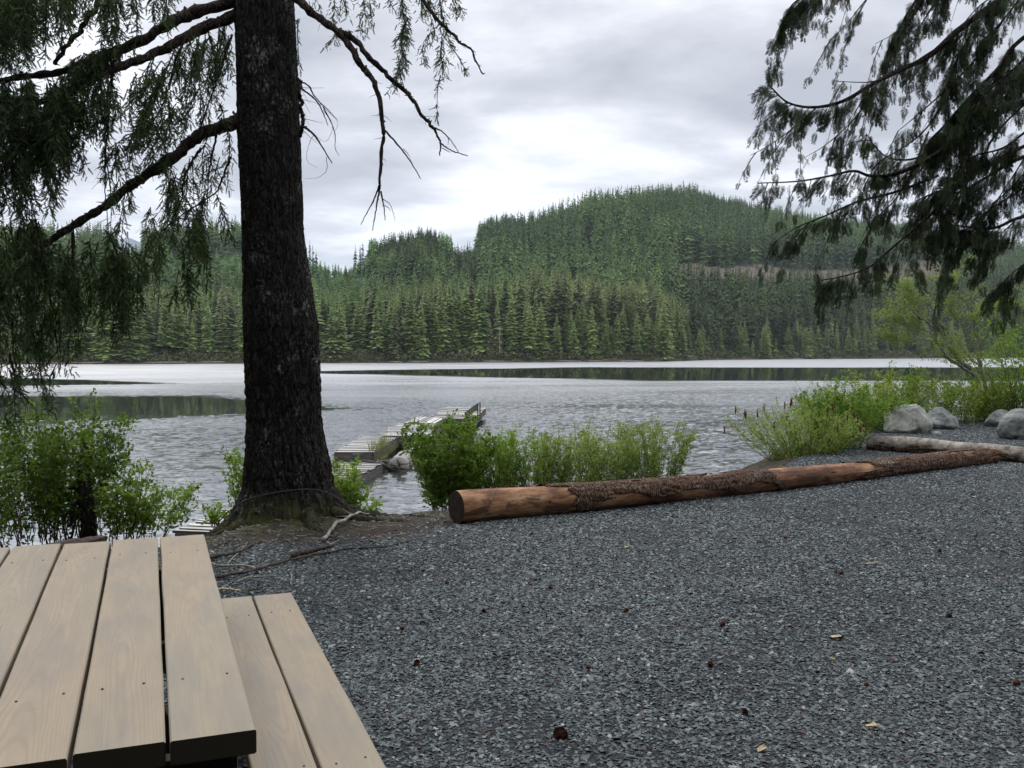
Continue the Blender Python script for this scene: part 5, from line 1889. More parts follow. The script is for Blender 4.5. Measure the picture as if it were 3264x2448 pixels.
def railing():
    t = thing('handrail', 'broken grey handrail with two posts and sloping boards at the dock end', 'handrail')
    Y = onz(1528, 1336, zC)[1]
    for px, top in ((1523, 1286), (1530, 1281)):
        a, b_ = at(px, 1342, Y), at(px, top, Y)
        bf = Buf()
        bf.box((a + b_) / 2, (0.045, 0.045 + (px - 1523) * 0.002, b_[2] - a[2]))
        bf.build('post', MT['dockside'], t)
    for (p, q) in (((1524, 1289), (1482, 1320)), ((1524, 1301), (1486, 1323))):
        a, b_ = at(*p, Y - .06), at(*q, Y + 1.3)
        d = b_ - a
        L = np.linalg.norm(d)
        Mx = frames(d[None], None)[0]
        bf = Buf()
        bf.box((a + b_) / 2, (0.03, L, 0.11), Mx)
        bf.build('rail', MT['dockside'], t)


railing()


def float_log(label, a, b_, r0, r1, seed, mat='driftwood', cat='float log', name='float_log', group=None):
    a, b_ = np.asarray(a, float), np.asarray(b_, float)
    n = 40
    s_ = np.linspace(0, 1, n)[:, None]
    p = a + (b_ - a) * s_
    p = p + np.stack([0.03 * np.sin(s_[:, 0] * 7 + seed), 0 * s_[:, 0], 0.02 * np.sin(s_[:, 0] * 5 + seed)], -1)
    bf = Buf()
    bf.tube(p, np.linspace(r0, r1, n) * (1 + 0.1 * (rng.random(n) - .5)), 18, wob=0.03)
    o = bf.build(name, MT[mat], None, True)
    return tag(o, label, cat, group)


a, b_ = dp(1262, 1476, -1.0), dp(1400, 1345, -1.0)
float_log('thick grey float log lying in the water along the dock', (*a, -1.12), (*b_, -1.12), 0.24, 0.20, 1)
a, b_ = dp(1300, 1412, -0.9), dp(1418, 1340, -0.9)
float_log('thinner brown log wedged between the dock and the thick float log', (*(a + [-.1, .0]), -1.02), (*(b_ + [-.05, 0]), -1.0), 0.10, 0.08, 2, 'dockside')
a, b_ = dp(1212, 1394, -0.9), dp(1246, 1364, -0.9)
float_log('short bleached log beside the middle dock section', (*a, -1.02), (*b_, -0.98), 0.12, 0.09, 3)


def debris():
    t = thing('driftwood_pile', 'tangle of broken brown wood at the near end of the float log', 'driftwood')
    c = np.array([*dp(1240, 1486, -1.1), -1.08])
    bf = Buf()
    for k in range(34):
        a = c + np.array([random.uniform(-.32, .32), random.uniform(-.5, .5), random.uniform(-.05, .12)])
        d = rng.normal(size=3) * np.array([.22, .3, .08])
        bf.tube([a, a + d * .5 + rng.normal(0, .02, 3), a + d], [random.uniform(.015, .05), .03, .01], 6, wob=0.2)
    link_o = bf.build('broken_wood', MT['dockside'], t)


debris()


def weeds():
    bf = Buf()
    C, D, L = [], [], []
    for k in range(1500):
        px = random.uniform(1188, 1262)
        py = 1470 - (px - 1188) * 0.95 + random.uniform(-6, 8)
        p = onz(px, py, -1.0)
        p[0] += random.uniform(-.05, .25)
        C.append(p + [0, 0, -0.02])
        D.append(np.array([random.gauss(0, .3), random.gauss(0, .3), 1]))
        L.append(random.uniform(.08, .30))
    for k in range(260):   # taller weeds on the deck itself
        px = random.uniform(1190, 1240)
        p = onz(px, 1441 - (px - 1190) * .55, zB)
        C.append(p + [random.uniform(-.15, .1), 0, 0])
        D.append(np.array([random.gauss(0, .25), random.gauss(0, .2), 1]))
        L.append(random.uniform(.1, .42))
    V = np.array([(-.018, 0, 0), (.018, 0, 0), (0.03, 1, 0.05)])
    Mx = frames(np.array(D), None, rng.uniform(0, 3, len(D))) * np.array(L)[:, None, None]
    bf.inst(V * np.array([1.0, 1, 1]), np.array([[0, 1, 2]]), Mx, np.array(C), rng.random(len(C)))
    o = bf.build('dock_weeds', MT['grass'])
    tag(o, 'yellow green weeds growing along the side of the raised dock section', 'weeds', kind='stuff')


weeds()


# ------------------------------------------------------------------ sticks, cones and litter
def stick(label, pts, r0, r1, mat='stick', twigs=0, group='sticks lying round the foot of the big tree', h=0.012):
    p = bez([np.array([*onz(*q)[:2], 0]) for q in pts], 40)
    p[:, 2] = ground_h(p[:, 0], p[:, 1]) + np.linspace(r0, r1, 40) * 0.8 + h + 0.01 * np.sin(np.linspace(0, 5, 40))
    p += (rng.random(p.shape) - .5) * 0.008
    bf = Buf()
    bf.tube(p, np.linspace(r0, r1, 40) * (1 + .25 * (rng.random(40) - .5)), 8, wob=0.1)
    for k in range(twigs):
        c = p[random.randrange(8, 39)]
        d = np.array([random.uniform(-1, 1), random.uniform(-1, 1), random.uniform(0, .5)])
        L = random.uniform(.06, .2)
        bf.tube([c, c + d * L * .5, c + d * L + rng.normal(0, .01, 3)], [0.005, .004, .0015], 4)
    return tag(bf.build('stick', MT[mat], None, True), label, 'stick', group)


stick('short dark stick beside the far right corner of the table', [(665, 1785), (760, 1770), (800, 1748), (842, 1718)], 0.014, 0.006)
stick('pale grey branch leaning from the soil toward the lake right of the trunk', [(1030, 1737), (1062, 1706), (1090, 1690), (1130, 1668), (1180, 1645), (1225, 1632), (1300, 1634)], 0.018, 0.008, 'pale_stick', 7, h=0.03)
stick('thick short piece of reddish dead wood on the gravel', [(928, 1784), (965, 1776), (1010, 1760), (1074, 1742)], 0.026, 0.014)
stick('longest thin dark stick stretching across the gravel edge', [(675, 1852), (740, 1842), (800, 1832), (900, 1803), (1000, 1778), (1110, 1756), (1230, 1746), (1284, 1733)], 0.014, 0.006, twigs=5)
stick('crooked grey stick with a split yellow end near the table', [(662, 1800), (700, 1815), (745, 1812), (800, 1812), (832, 1833)], 0.009, 0.008, 'pale_stick')
stick('thin stick just below the crooked grey one', [(750, 1866), (800, 1848), (868, 1838)], 0.006, 0.004, 'pale_stick')
stick('fine upright looking twig crossing the short dark stick', [(720, 1812), (755, 1775), (790, 1732)], 0.005, 0.003, 'pale_stick')
stick('fine pale twig alone in the middle of the gravel', [(2278, 1838), (2330, 1860), (2402, 1882)], 0.004, 0.003, 'pale_stick', group=None)
stick('small bent twig on the gravel below the long dark stick', [(925, 1868), (930, 1850), (928, 1830), (940, 1800)], 0.004, 0.002, 'pale_stick')
stick('flat bark sliver between the table and the bench end', [(690, 1892), (730, 1890), (765, 1885)], 0.009, 0.006, 'chip')
stick('short twig at the top of the bench end', [(790, 1895), (815, 1890), (835, 1880)], 0.006, 0.003, 'stick')


def small_litter():
    bf = Buf()
    for k in range(520):   # fine woody debris on the soil
        for _ in range(20):
            x, y = random.uniform(-4, 0), random.uniform(7.2, 10.6)
            if float(soil_f(np.array([x]), np.array([y]))[0]) > random.random() * 0.8 + .1 and float(edge_dist(np.array([x]), np.array([y]))[0]) > 0:
                break
        z = float(ground_h(np.array([x]), np.array([y]))[0]) + 0.006
        a = random.uniform(0, 6.28)
        L = random.uniform(.02, .10)
        d = np.array([math.cos(a), math.sin(a), random.uniform(-.1, .2)]) * L
        c = np.array([x, y, z])
        bf.tube([c, c + d * .5 + rng.normal(0, .004, 3), c + d], [random.uniform(.0015, .005)] * 3, 4, a=random.random())
    for k in range(420):   # needles and twig ends blown over the gravel
        y = random.uniform(3.6, 12)
        x = random.uniform(-.6, .62) * y
        if k % 3 == 0:
            x, y = random.gauss(-1.2, .9), random.gauss(7.2, .9)
        if float(edge_dist(np.array([x]), np.array([y]))[0]) < .3:
            continue
        z = float(ground_h(np.array([x]), np.array([y]))[0]) + 0.018
        a = random.uniform(0, 6.28)
        L = random.choice((.02, .03, .04, .09))
        d = np.array([math.cos(a), math.sin(a), random.uniform(-.1, .15)]) * L
        c = np.array([x, y, z])
        bf.tube([c, c + d * .5 + rng.normal(0, .004, 3), c + d], [random.uniform(.001, .0028)] * 3, 4, a=random.random())
    o = bf.build('twig_litter', MT['pale_stick'])
    tag(o, 'fine twigs and bark scraps strewn over the soil and gravel', 'litter', kind='stuff')


small_litter()


def cone_mesh():
    bf = Buf()
    L, Rm = 0.042, 0.019
    bf.tube([(-L * .5, 0, 0), (-L * .3, 0, 0), (0, 0, 0), (L * .3, 0, 0), (L * .5, 0, 0)], [0.004, Rm * .7, Rm * .8, Rm * .5, 0.002], 10)
    for k in range(90):
        t = k / 90
        x = -L * .5 + L * t
        a = k * 2.399
        r = Rm * math.sin(math.pi * min(1, .12 + t * .86)) ** .7
        n = np.array([0, math.cos(a), math.sin(a)])
        tg = np.array([0, -math.sin(a), math.cos(a)])
        c = np.array([x, 0, 0]) + n * r * .6
        tip = np.array([x + .006, 0, 0]) + n * r * 1.25
        w_ = .006
        bf.add([c - tg * w_, c + tg * w_, tip + tg * w_ * .6, tip - tg * w_ * .6], [(0, 1, 2, 3)], None, t)
    return bf.mesh('pine_cone')


cm = cone_mesh()
cm.materials.append(MT['cone'])
cones = [(735, 1250), (868, 1365), (966, 1263), (1213, 1586), (1352, 1324), (1272, 1448), (1817, 1242), (1871, 1480), (1535, 1440), (1045, 1325), (2195, 1475), (1150, 1160),
         (1560, 1350), (2050, 1330), (900, 1437), (1190, 1275), (1697, 1165), (2030, 1190), (1610, 1540), (1890, 1120)]
clab = {3: 'largest looking round brown pine cone near the bottom centre of the gravel', 10: 'pine cone at the right edge of the picture in the near gravel',
        0: 'brown pine cone in front of the reddish dead wood near the table bench', 2: 'brown pine cone a little right of the end of the long dark stick'}
_bands = {}
_srt = sorted(range(len(cones)), key=lambda q: -cones[q][1])
for _b, _nm in enumerate(('nearest', 'second nearest', 'second farthest', 'farthest')):
    _m = sorted(_srt[_b * 5:(_b + 1) * 5], key=lambda q: cones[q][0])
    for _i, _q in enumerate(_m):
        _bands[_q] = f"{('leftmost', 'second from left', 'middle', 'second from right', 'rightmost')[_i]} brown pine cone in the {_nm} band of five"
for k, (mx, my) in enumerate(cones):
    p = onz(mx * 1.4756, my * 1.4756)
    o = link('pine_cone', cm)
    p[2] = float(ground_h(p[0:1], p[1:2])[0]) + 0.014
    o.location = p
    o.rotation_euler = (random.uniform(-.4, .4), random.uniform(-.4, .4), random.uniform(0, 6.28))
    sc = random.uniform(0.55, 0.85) * (1.9 if k == 3 else 1.0)
    o.scale = (sc, sc * random.uniform(.85, 1.1), sc)
    tag(o, clab.get(k, _bands[k]), 'pine cone', 'pine cones scattered on the gravel')

for (px, py, L, lab) in ((2780, 1800, .09, 'pale yellow wood chip far right in the middle of the gravel'), (2665, 2030, .06, 'yellow green leaf scrap right of centre on the gravel'),
                         (2778, 2318, .06, 'pale wood chip in the near right gravel'), (2425, 2385, .05, 'thin straw coloured sliver near the bottom of the gravel'),
                         (2000, 1752, .05, 'small cream wood chip left of the lone pale twig'), (1010, 1785, .04, 'tiny cream chip close to the thick dead wood'),
                         (1585, 1616, .16, 'split yellow wood splinter resting against the log'), (2650, 2100, .04, 'small cream chip below the yellow green leaf scrap')):
    p = onz(px, py)
    p[2] = float(ground_h(p[0:1], p[1:2])[0]) + 0.016
    bf = Buf()
    bf.box((0, 0, 0), (L, L * .28, 0.004), jit=0.006)
    bf.box((L * .2, L * .1, 0.004), (L * .7, L * .1, 0.003), jit=0.004)
    o = bf.build('wood_chip', MT['chip'])
    o.location = p
    o.rotation_euler = (random.uniform(-.2, .2), random.uniform(-.2, .2), random.uniform(-.6, .6))
    tag(o, lab, 'wood chip')


def cable():
    pts = [(690, 1672, 8.95), (730, 1630, 8.98), (790, 1592, 9.0), (880, 1570, 9.02), (960, 1560, 9.05), (1020, 1563, 9.1), (1062, 1580, 9.3), (1085, 1600, 9.5)]
    p = bez([at(*q) for q in pts], 60)
    # rest on the bark
    cxi = np.interp(p[:, 2], tz, tcx)
    bf = Buf()
    bf.tube(p, 0.006, 6)
    o = bf.build('cable', MT['cable'], None, True)
    tag(o, 'thin dark cable looped round the foot of the big tree', 'cable')


cable()


def pipe_boards():
    t = thing('timber_scrap', 'dark wet boards lying behind the far end of the table', 'timber')
    for (a, b_) in (((110, 1752), (250, 1722)), ((150, 1752), (300, 1716)), ((200, 1748), (330, 1712))):
        p, q = onz(*a, 0.08), onz(*b_, 0.10)
        d = q - p
        L = np.linalg.norm(d)
        bf = Buf()
        bf.box((p + q) / 2, (0.10, L, 0.03), frames(d[None], None)[0])
        bf.build('board', MT['stick'], t)


pipe_boards()

# ------------------------------------------------------------------ far shore: hills and forest
XS = np.array([-900, -200, 0, 350, 420, 470, 600, 760, 980, 1060, 1120, 1190, 1340, 1430, 1500, 1560, 1700, 1800, 1900, 2050, 2200, 2350, 2500, 2700, 2900, 3264, 3600, 4200], float)
YG = np.array([810, 805, 800, 815, 845, 800, 790, 790, 865, 888, 886, 866, 830, 852, 842, 802, 790, 768, 735, 702, 684, 704, 738, 765, 772, 832, 850, 880], float)
DG = np.interp(XS, [-900, 400, 1000, 1340, 1500, 2200, 3264, 4200], [430, 450, 480, 430, 520, 640, 700, 720])
SHX = np.array([-900, 0, 900, 1500, 2100, 2195, 2260, 3000, 3600, 4200], float)
SHD = np.array([205, 210, 226, 246, 268, 292, 322, 392, 430, 450], float)


def far_h(x, y):
    """world height of the far land; x, y arrays"""
    y = np.maximum(y, 1.0)
    px = 1632 + FPX * x / y
    D = np.interp(px, XS, DG)
    yg = np.interp(px, XS, YG)
    ds = np.interp(px, SHX, SHD)
    zr = CAMH + (HZ - yg) / FPX * D
    t = (y - ds) / (D - ds)
    pen = np.interp(px, [-900, 1900, 2200, 2300, 4200], [1.0, 1.0, 0.5, 0.0, 0.0])
    tc_ = np.clip(t, 0, 1)
    f = (1 - pen) * tc_ ** 1.05 + pen * (0.10 * tc_ ** 0.5 + 0.90 * sstep(0.12, 1.0, tc_) ** 1.1)
    h_ = WATER + 0.35 * np.clip(t * 40, 0, 1) + (zr - WATER - 0.35) * f
    back = np.clip(t - 1, 0, None)
    h_ = h_ * np.exp(-back * 1.3)
    h_ = h_ + (fbm(x * 0.02, y * 0.02, 0, 3, 15) - .5) * 10 * sstep(0.1, 0.5, t) * (1 - 0.8 * sstep(0.8, 1.0, t))
    h_ = np.where(t < 0, WATER - 3 * np.clip(-t * 10, 0, 1), h_)
    return h_, t, px


def zone_info(x, y):
    h_, t, px = far_h(x, y)
    ypx = HZ - (h_ - CAMH) / y * FPX
    nz_ = (fbm(x * 0.015, y * 0.015, 0, 3, 33) - .5)
    clear = (px > 2150) & (px < 3050) & (ypx > 846 + nz_ * 60) & (ypx < 890 + nz_ * 90)
    regrow = ((px > 940) & (px < 1200) & (ypx < 960)) | ((px > 1400) & (px < 1530) & (ypx < 870)) | ((px > 380) & (px < 780) & (ypx > 820) & (ypx < 930))
    regrow &= (t > 0.4)
    return h_, t, px, ypx, clear, regrow


def hills():
    us = np.concatenate([np.linspace(-1.3, -0.62, 30), np.linspace(-0.6, 0.6, 360), np.linspace(0.62, 1.3, 30)])
    dsn = np.concatenate([np.linspace(190, 480, 150), np.linspace(485, 1000, 110), np.linspace(1050, 1500, 12)])
    U, Dp = np.meshgrid(us, dsn)
    X_, Y_ = U * Dp, Dp
    h_, t, px, ypx, clear, regrow = zone_info(X_, Y_)
    h_ = h_ + (vnoise(X_ * 0.12, Y_ * 0.12, 0, 19) - .5) * 2.0 * (t > 0.06)
    nu, nd = len(us), len(dsn)
    i_ = (np.arange(nd - 1)[:, None] * nu + np.arange(nu - 1)).ravel()
    q = np.stack([i_, i_ + 1, i_ + nu + 1, i_ + nu], -1)
    col = np.zeros((*X_.shape, 3))
    col[:] = (0.030, 0.042, 0.024)
    col[regrow] = (0.055, 0.085, 0.035)
    col[clear] = (0.14, 0.115, 0.088)
    col[(t > 0) & (t < 0.022)] = (0.10, 0.085, 0.055)
    me = make_mesh('hills', np.stack([X_, Y_, h_], -1).reshape(-1, 3), q, {'Col': col.reshape(-1, 3)}, True)
    tag(link('hills', me, MT['hills']), 'wooded hills rising from the far shore', 'hills', kind='structure')


hills()


def mountain():
    D = 5200.0
    us = np.linspace(-0.62, -0.24, 60)
    ridge_px = 1632 + FPX * us
    yy = np.interp(ridge_px, [-300, 200, 330, 405, 440, 470, 560, 700, 900], [860, 800, 770, 760, 766, 776, 800, 840, 900])
    V = []
    for k, u in enumerate(us):
        zt = CAMH + (HZ - yy[k]) / FPX * D + (vnoise(k * .9, 3, 0, 5) - .5) * 26
        for (dd, f) in ((-900, 0.0), (-600, .35), (-300, .7), (0, 1.0), (500, .6), (1100, 0)):
            y = D + dd
            V.append((u * y, y, max(-1, zt * f) + (vnoise(k * 1.3, dd * .01, 0, 9) - .5) * 60 * (0 < f < 1)))
    m_ = 6
    q = [(k * m_ + j, (k + 1) * m_ + j, (k + 1) * m_ + j + 1, k * m_ + j + 1) for k in range(len(us) - 1) for j in range(m_ - 1)]
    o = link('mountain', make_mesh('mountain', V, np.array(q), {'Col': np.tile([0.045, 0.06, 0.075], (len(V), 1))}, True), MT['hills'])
    tag(o, 'distant blue mountain showing in a gap of the left ridge', 'mountain', kind='structure')


mountain()


def conifer_geo(seed, tiers, per, droopy=0.25, wid=0.17, bare=0.08, gaps=0.12, leafy=1.0):
    """unit-height conifer crown: returns verts, tris, tone per vertex"""
    r = np.random.default_rng(seed)
    V, T, A = [], [], []
    for k in range(tiers):
        t = k / (tiers - 1)
        z = bare + (1 - bare) * t ** 0.92
        Rr = wid * (1 - t) ** 0.78 + 0.010
        Rr *= r.uniform(0.6, 1.25)
        a0 = r.uniform(0, 6.28)
        npt = max(3, int(per * (1 - 0.55 * t)))
        for j in range(npt):
            if r.random() < gaps:
                continue
            a = a0 + 6.283 * j / npt + r.uniform(-.3, .3)
            L = Rr * r.uniform(0.65, 1.2)
            zz = z + r.uniform(-.5, .5) / tiers
            dz = -droopy * L * r.uniform(0.4, 1.4) + 0.004
            w_ = L * r.uniform(0.26, 0.42) * leafy + 0.003
            th = 0.75 / tiers + 0.25 * w_
            c, s_ = math.cos(a), math.sin(a)
            n = len(V)
            root = (c * L * .04, s_ * L * .04, zz + th * .55)
            m1 = (c * L * .62 - s_ * w_, s_ * L * .62 + c * w_, zz + dz * .6 - th * .3)
            m2 = (c * L * .62 + s_ * w_, s_ * L * .62 - c * w_, zz + dz * .6 - th * .3)
            tip = (c * L, s_ * L, zz + dz)
            V += [root, m1, m2, tip]
            T += [(n, n + 1, n + 3), (n, n + 3, n + 2)]
            tn = r.uniform(0.2, 0.8)
            A += [tn * .8, tn, tn, min(1, tn + .15)]
    n = len(V)
    V += [(-.006, 0, .96), (.006, 0, .96), (0, 0.004, 1.03)]
    T.append((n, n + 1, n + 2))
    A += [.5, .5, .5]
    return np.array(V), np.array(T), np.array(A)


def place_forest():
    r = np.random.default_rng(99)
    pts = []
    # shoreline to ridge, density falling with distance
    N0 = 34000
    u = r.uniform(-0.64, 0.66, N0)
    y = np.sqrt(r.uniform(200 ** 2, 800 ** 2, N0))
    N1 = 5200
    u1 = (r.uniform(1180, 2900, N1) - 1632) / FPX
    y1 = np.interp(1632 + FPX * u1, XS, DG) * r.uniform(0.84, 1.06, N1)
    u, y = np.concatenate([u, u1]), np.concatenate([y, y1])
    N0 = len(u)
    x = u * y
    h_, t, px, ypx, clear, regrow = zone_info(x, y)
    nz1 = fbm(x * 0.02, y * 0.02, 0, 3, 3)
    dsh = y - np.interp(px, SHX, SHD)
    keep = (dsh > 2.5) & (t < 1.10)
    p_keep = np.where(dsh < 45, 1.0, np.where(dsh < 120, 0.8, 0.62))
    p_keep = np.where(clear, 0.28, p_keep)
    keep &= r.random(N0) < p_keep
    H = 17 + 6 * r.random(N0) + 5 * (nz1 - .5) * 2
    front = dsh < 14
    H = np.where(front, H * r.uniform(0.38, 0.85, N0), H)
    pen = (px < 2190) & (dsh < 75)
    tallx = np.interp(px, [-900, 0, 500, 980, 1300, 1550, 1700, 1780, 1990, 2090, 2180], [0.62, 0.62, .64, 0.65, 0.75, .82, .98, .94, .80, .76, .5])
    H = np.where(pen & ~front, (22 + 6 * r.random(N0)) * tallx, H)
    H = np.where(regrow, r.uniform(4, 8, N0), H)
    H = np.where((px > 2200) & (dsh < 35), H * 0.78, H)
    midl = (px < 1540) & (dsh >= 75)
    H = np.where(midl, np.minimum(H, 11.5 + 4 * r.random(N0)), H)
    H = np.where(midl & (px > 930) & (px < 1190), np.minimum(H, 7 + 3 * r.random(N0)), H)
    H = np.where(clear, r.uniform(2, 7, N0), H)
    below = (px > 2150) & (px < 3050) & (ypx >= 880) & (ypx < 1000) & (dsh > 50)
    H = np.where(below & ~clear, r.uniform(5.5, 9.5, N0), H)
    # clumps of tall trees on the ridge
    rd = (t > 0.86)
    H = np.where(rd & (px > 1180) & (px < 1440), 12.5 + 4 * r.random(N0), H)
    H = np.where(rd & (px > 1525) & (px < 1640), 15 + 4 * r.random(N0), H)
    H = np.where(rd & (px > 1640), 13 + 4.5 * r.random(N0), H)
    # tint
    col = np.zeros((N0, 3))
    dark = np.array([0.068, 0.112, 0.044])
    olive = np.array([0.205, 0.235, 0.088])
    bright = np.array([0.20, 0.275, 0.080])
    green = np.array([0.125, 0.190, 0.060])
    young = np.array([0.15, 0.26, 0.09])
    col[:] = dark
    k = r.random(N0)
    belowc = (px > 2150) & (px < 3050) & (ypx >= 880) & (ypx < 1010) & (dsh > 50)
    mixv = np.clip(nz1 * 2.2 - .6 + r.normal(0, .18, N0), 0, 1)[:, None]
    col = dark * (1 - mixv) + green * mixv
    lowr = (px > 2190) & (ypx > 900)
    col[lowr] = (green * (1 - mixv) + np.array([0.07, 0.10, 0.045]) * mixv)[lowr]
    cp = olive * (1 - mixv) + green * 1.15 * mixv
    col[pen] = cp[pen]
    col[belowc] = (np.array([0.10, 0.14, 0.055]) * (1 - mixv) + np.array([0.145, 0.165, 0.08]) * mixv)[belowc]
    brown = pen & (k < 0.15)
    col[brown] = np.array([0.19, 0.225, 0.095])
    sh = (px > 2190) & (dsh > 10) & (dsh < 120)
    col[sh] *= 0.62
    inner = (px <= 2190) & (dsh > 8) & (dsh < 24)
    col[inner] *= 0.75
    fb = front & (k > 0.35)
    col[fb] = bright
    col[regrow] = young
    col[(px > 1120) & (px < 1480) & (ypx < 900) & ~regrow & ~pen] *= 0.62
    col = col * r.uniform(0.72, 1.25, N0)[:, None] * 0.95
    idx = np.where(keep)[0]
    return x[idx], y[idx], h_[idx], H[idx], col[idx], px[idx], dsh[idx], front[idx], regrow[idx]


fx, fy, fh, fH, fcol, fpx, fdsh, ffront, freg = place_forest()
# extra hand placed trees on the skyline: the tall clumps seen against the sky
extra = []
for (px, base_y, D, H) in ((1000, 868, 470, 14), (990, 868, 468, 15), (1010, 870, 474, 12), (1088, 872, 470, 6.5), (1135, 850, 450, 15), (1150, 850, 450, 14), (1158, 850, 455, 15.5), (1205, 842, 440, 13), (1262, 830, 435, 12.5), (1318, 822, 430, 14), (1440, 838, 440, 12),
                           (1538, 812, 520, 17), (1546, 812, 522, 18), (1556, 812, 518, 17), (1568, 812, 522, 16.5), (1585, 812, 522, 16), (1760, 785, 540, 19), (1830, 765, 560, 17), (2085, 700, 620, 17), (2110, 700, 620, 17.5)):
    x = (px - 1632) / FPX * D
    extra.append((x, D, float(far_h(np.array([x]), np.array([float(D)]))[0][0]), H))
ex = np.array(extra)
fx = np.append(fx, ex[:, 0]); fy = np.append(fy, ex[:, 1]); fh = np.append(fh, ex[:, 2]); fH = np.append(fH, ex[:, 3])
fcol = np.vstack([fcol, np.tile([0.030, 0.042, 0.028], (len(ex), 1))]); fpx = np.append(fpx, 1632 + FPX * ex[:, 0] / ex[:, 1])
fdsh = np.append(fdsh, np.full(len(ex), 200.)); ffront = np.append(ffront, np.zeros(len(ex), bool)); freg = np.append(freg, np.zeros(len(ex), bool))

# the 300 conifers that show largest stand as things of their own
order = np.argsort(fdsh + (30 - fH) * 0.7 + np.where(np.abs(fx / fy) > 0.55, 1e4, 0) + np.where(fH < 8, 15, 0))
ind = order[:300]
rest = np.setdiff1d(np.arange(len(fx)), ind)

VAR = []
for k in range(8):
    v, t, a = conifer_geo(200 + k, 46 + (k % 3) * 5, 14, leafy=0.62, droopy=(0.15, 0.35, 0.25)[k % 3], wid=(0.15, 0.17, 0.135, 0.19)[k % 4], bare=(0.06, 0.10, 0.22, 0.04)[k % 4], gaps=(0.1, 0.22, 0.3, 0.12)[k % 4])
    cme = make_mesh('crown', v, t, {'tint': a})
    cme.materials.append(MT['conifer'])
    bf = Buf()
    bf.tube([(0, 0, -0.04), (0, 0, 0.3), (0, 0, 0.97)], [0.007, 0.005, 0.001], 6)
    tme = bf.mesh('trunk')
    tme.materials.append(MT['conifer_trunk'])
    VAR.append((cme, tme))


SECT = [(-60, 'left of the frame edge'), (60, 'beside the left picture edge'), (150, 'behind the left hanging boughs'), (235, 'behind the leafy left shrub'), (320, 'above the thin dark trunk'), (400, 'right of the thin dark trunk'),
        (480, 'under the blue mountain gap'), (560, 'right of the blue mountain gap'), (640, 'under the lower hanging sprays'), (710, 'nearing the big trunk from the left'), (790, 'touching the big trunk on its left'), (1000, 'hidden by the big trunk'),
        (1080, 'touching the big trunk on its right'), (1150, 'under the low treeless saddle'), (1230, 'under the first dark knoll'), (1310, 'above the float log'), (1380, 'above the middle dock section'), (1450, 'left of the dock end'),
        (1530, 'right over the dock handrail'), (1610, 'just right of the dock handrail'), (1690, 'above the first willows'), (1770, 'above the left willows'), (1850, 'above the middle willows'), (1930, 'above the right willows'),
        (2010, 'above the last sparse willows'), (2090, 'above the tallest willow'), (2160, 'near the tip of the point'), (2230, 'at the tip of the point'), (2330, 'first in the bay past the point'), (2450, 'in the bay below the brown clearing'),
        (2570, 'above the flower spike shrub'), (2700, 'under the lowest cedar tip'), (2850, 'left of the alder'), (9999, 'behind the alder')]


def forest_label(px, H, col, dsh):
    tone = 'olive' if col[0] > 0.175 else ('bright green' if col[1] > 0.215 else ('dark green' if col[1] < 0.15 else 'mid green'))
    size = 'low' if H < 9 else ('short' if H < 12.5 else ('middling' if H < 18 else ('tall' if H < 24 else 'very tall')))
    w = next(t for lim, t in SECT if px < lim)
    row = 'waterline' if dsh < 9 else ('second row' if dsh < 20 else 'back row')
    return f'{size} {tone} {row} conifer {w}'


_lab = {k: forest_label(fpx[k], fH[k], fcol[k], fdsh[k]) for k in ind}
_by = {}
for k in ind:
    _by.setdefault(_lab[k], []).append(k)
_ORD = ['leftmost', 'second from left', 'third from left', 'fourth from left', 'fifth from left', 'sixth from left', 'seventh from left', 'eighth from left', 'ninth from left', 'tenth from left', 'eleventh from left', 'twelfth from left']
for _l, _ks in _by.items():
    if len(_ks) > 1:
        for _i, k in enumerate(sorted(_ks, key=lambda q: fpx[q])):
            _lab[k] = _l + ', ' + (_ORD[_i] if _i < len(_ks) - 1 else 'rightmost')
for n_, k in enumerate(ind):
    cme, tme = VAR[random.randrange(8)]
    lab = _lab[k]
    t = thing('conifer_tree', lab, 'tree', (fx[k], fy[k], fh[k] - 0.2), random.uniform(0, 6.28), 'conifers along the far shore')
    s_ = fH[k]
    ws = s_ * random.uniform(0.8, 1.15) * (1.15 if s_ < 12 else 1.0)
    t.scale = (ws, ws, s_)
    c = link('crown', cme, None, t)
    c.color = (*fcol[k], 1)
    link('trunk', tme, None, t)


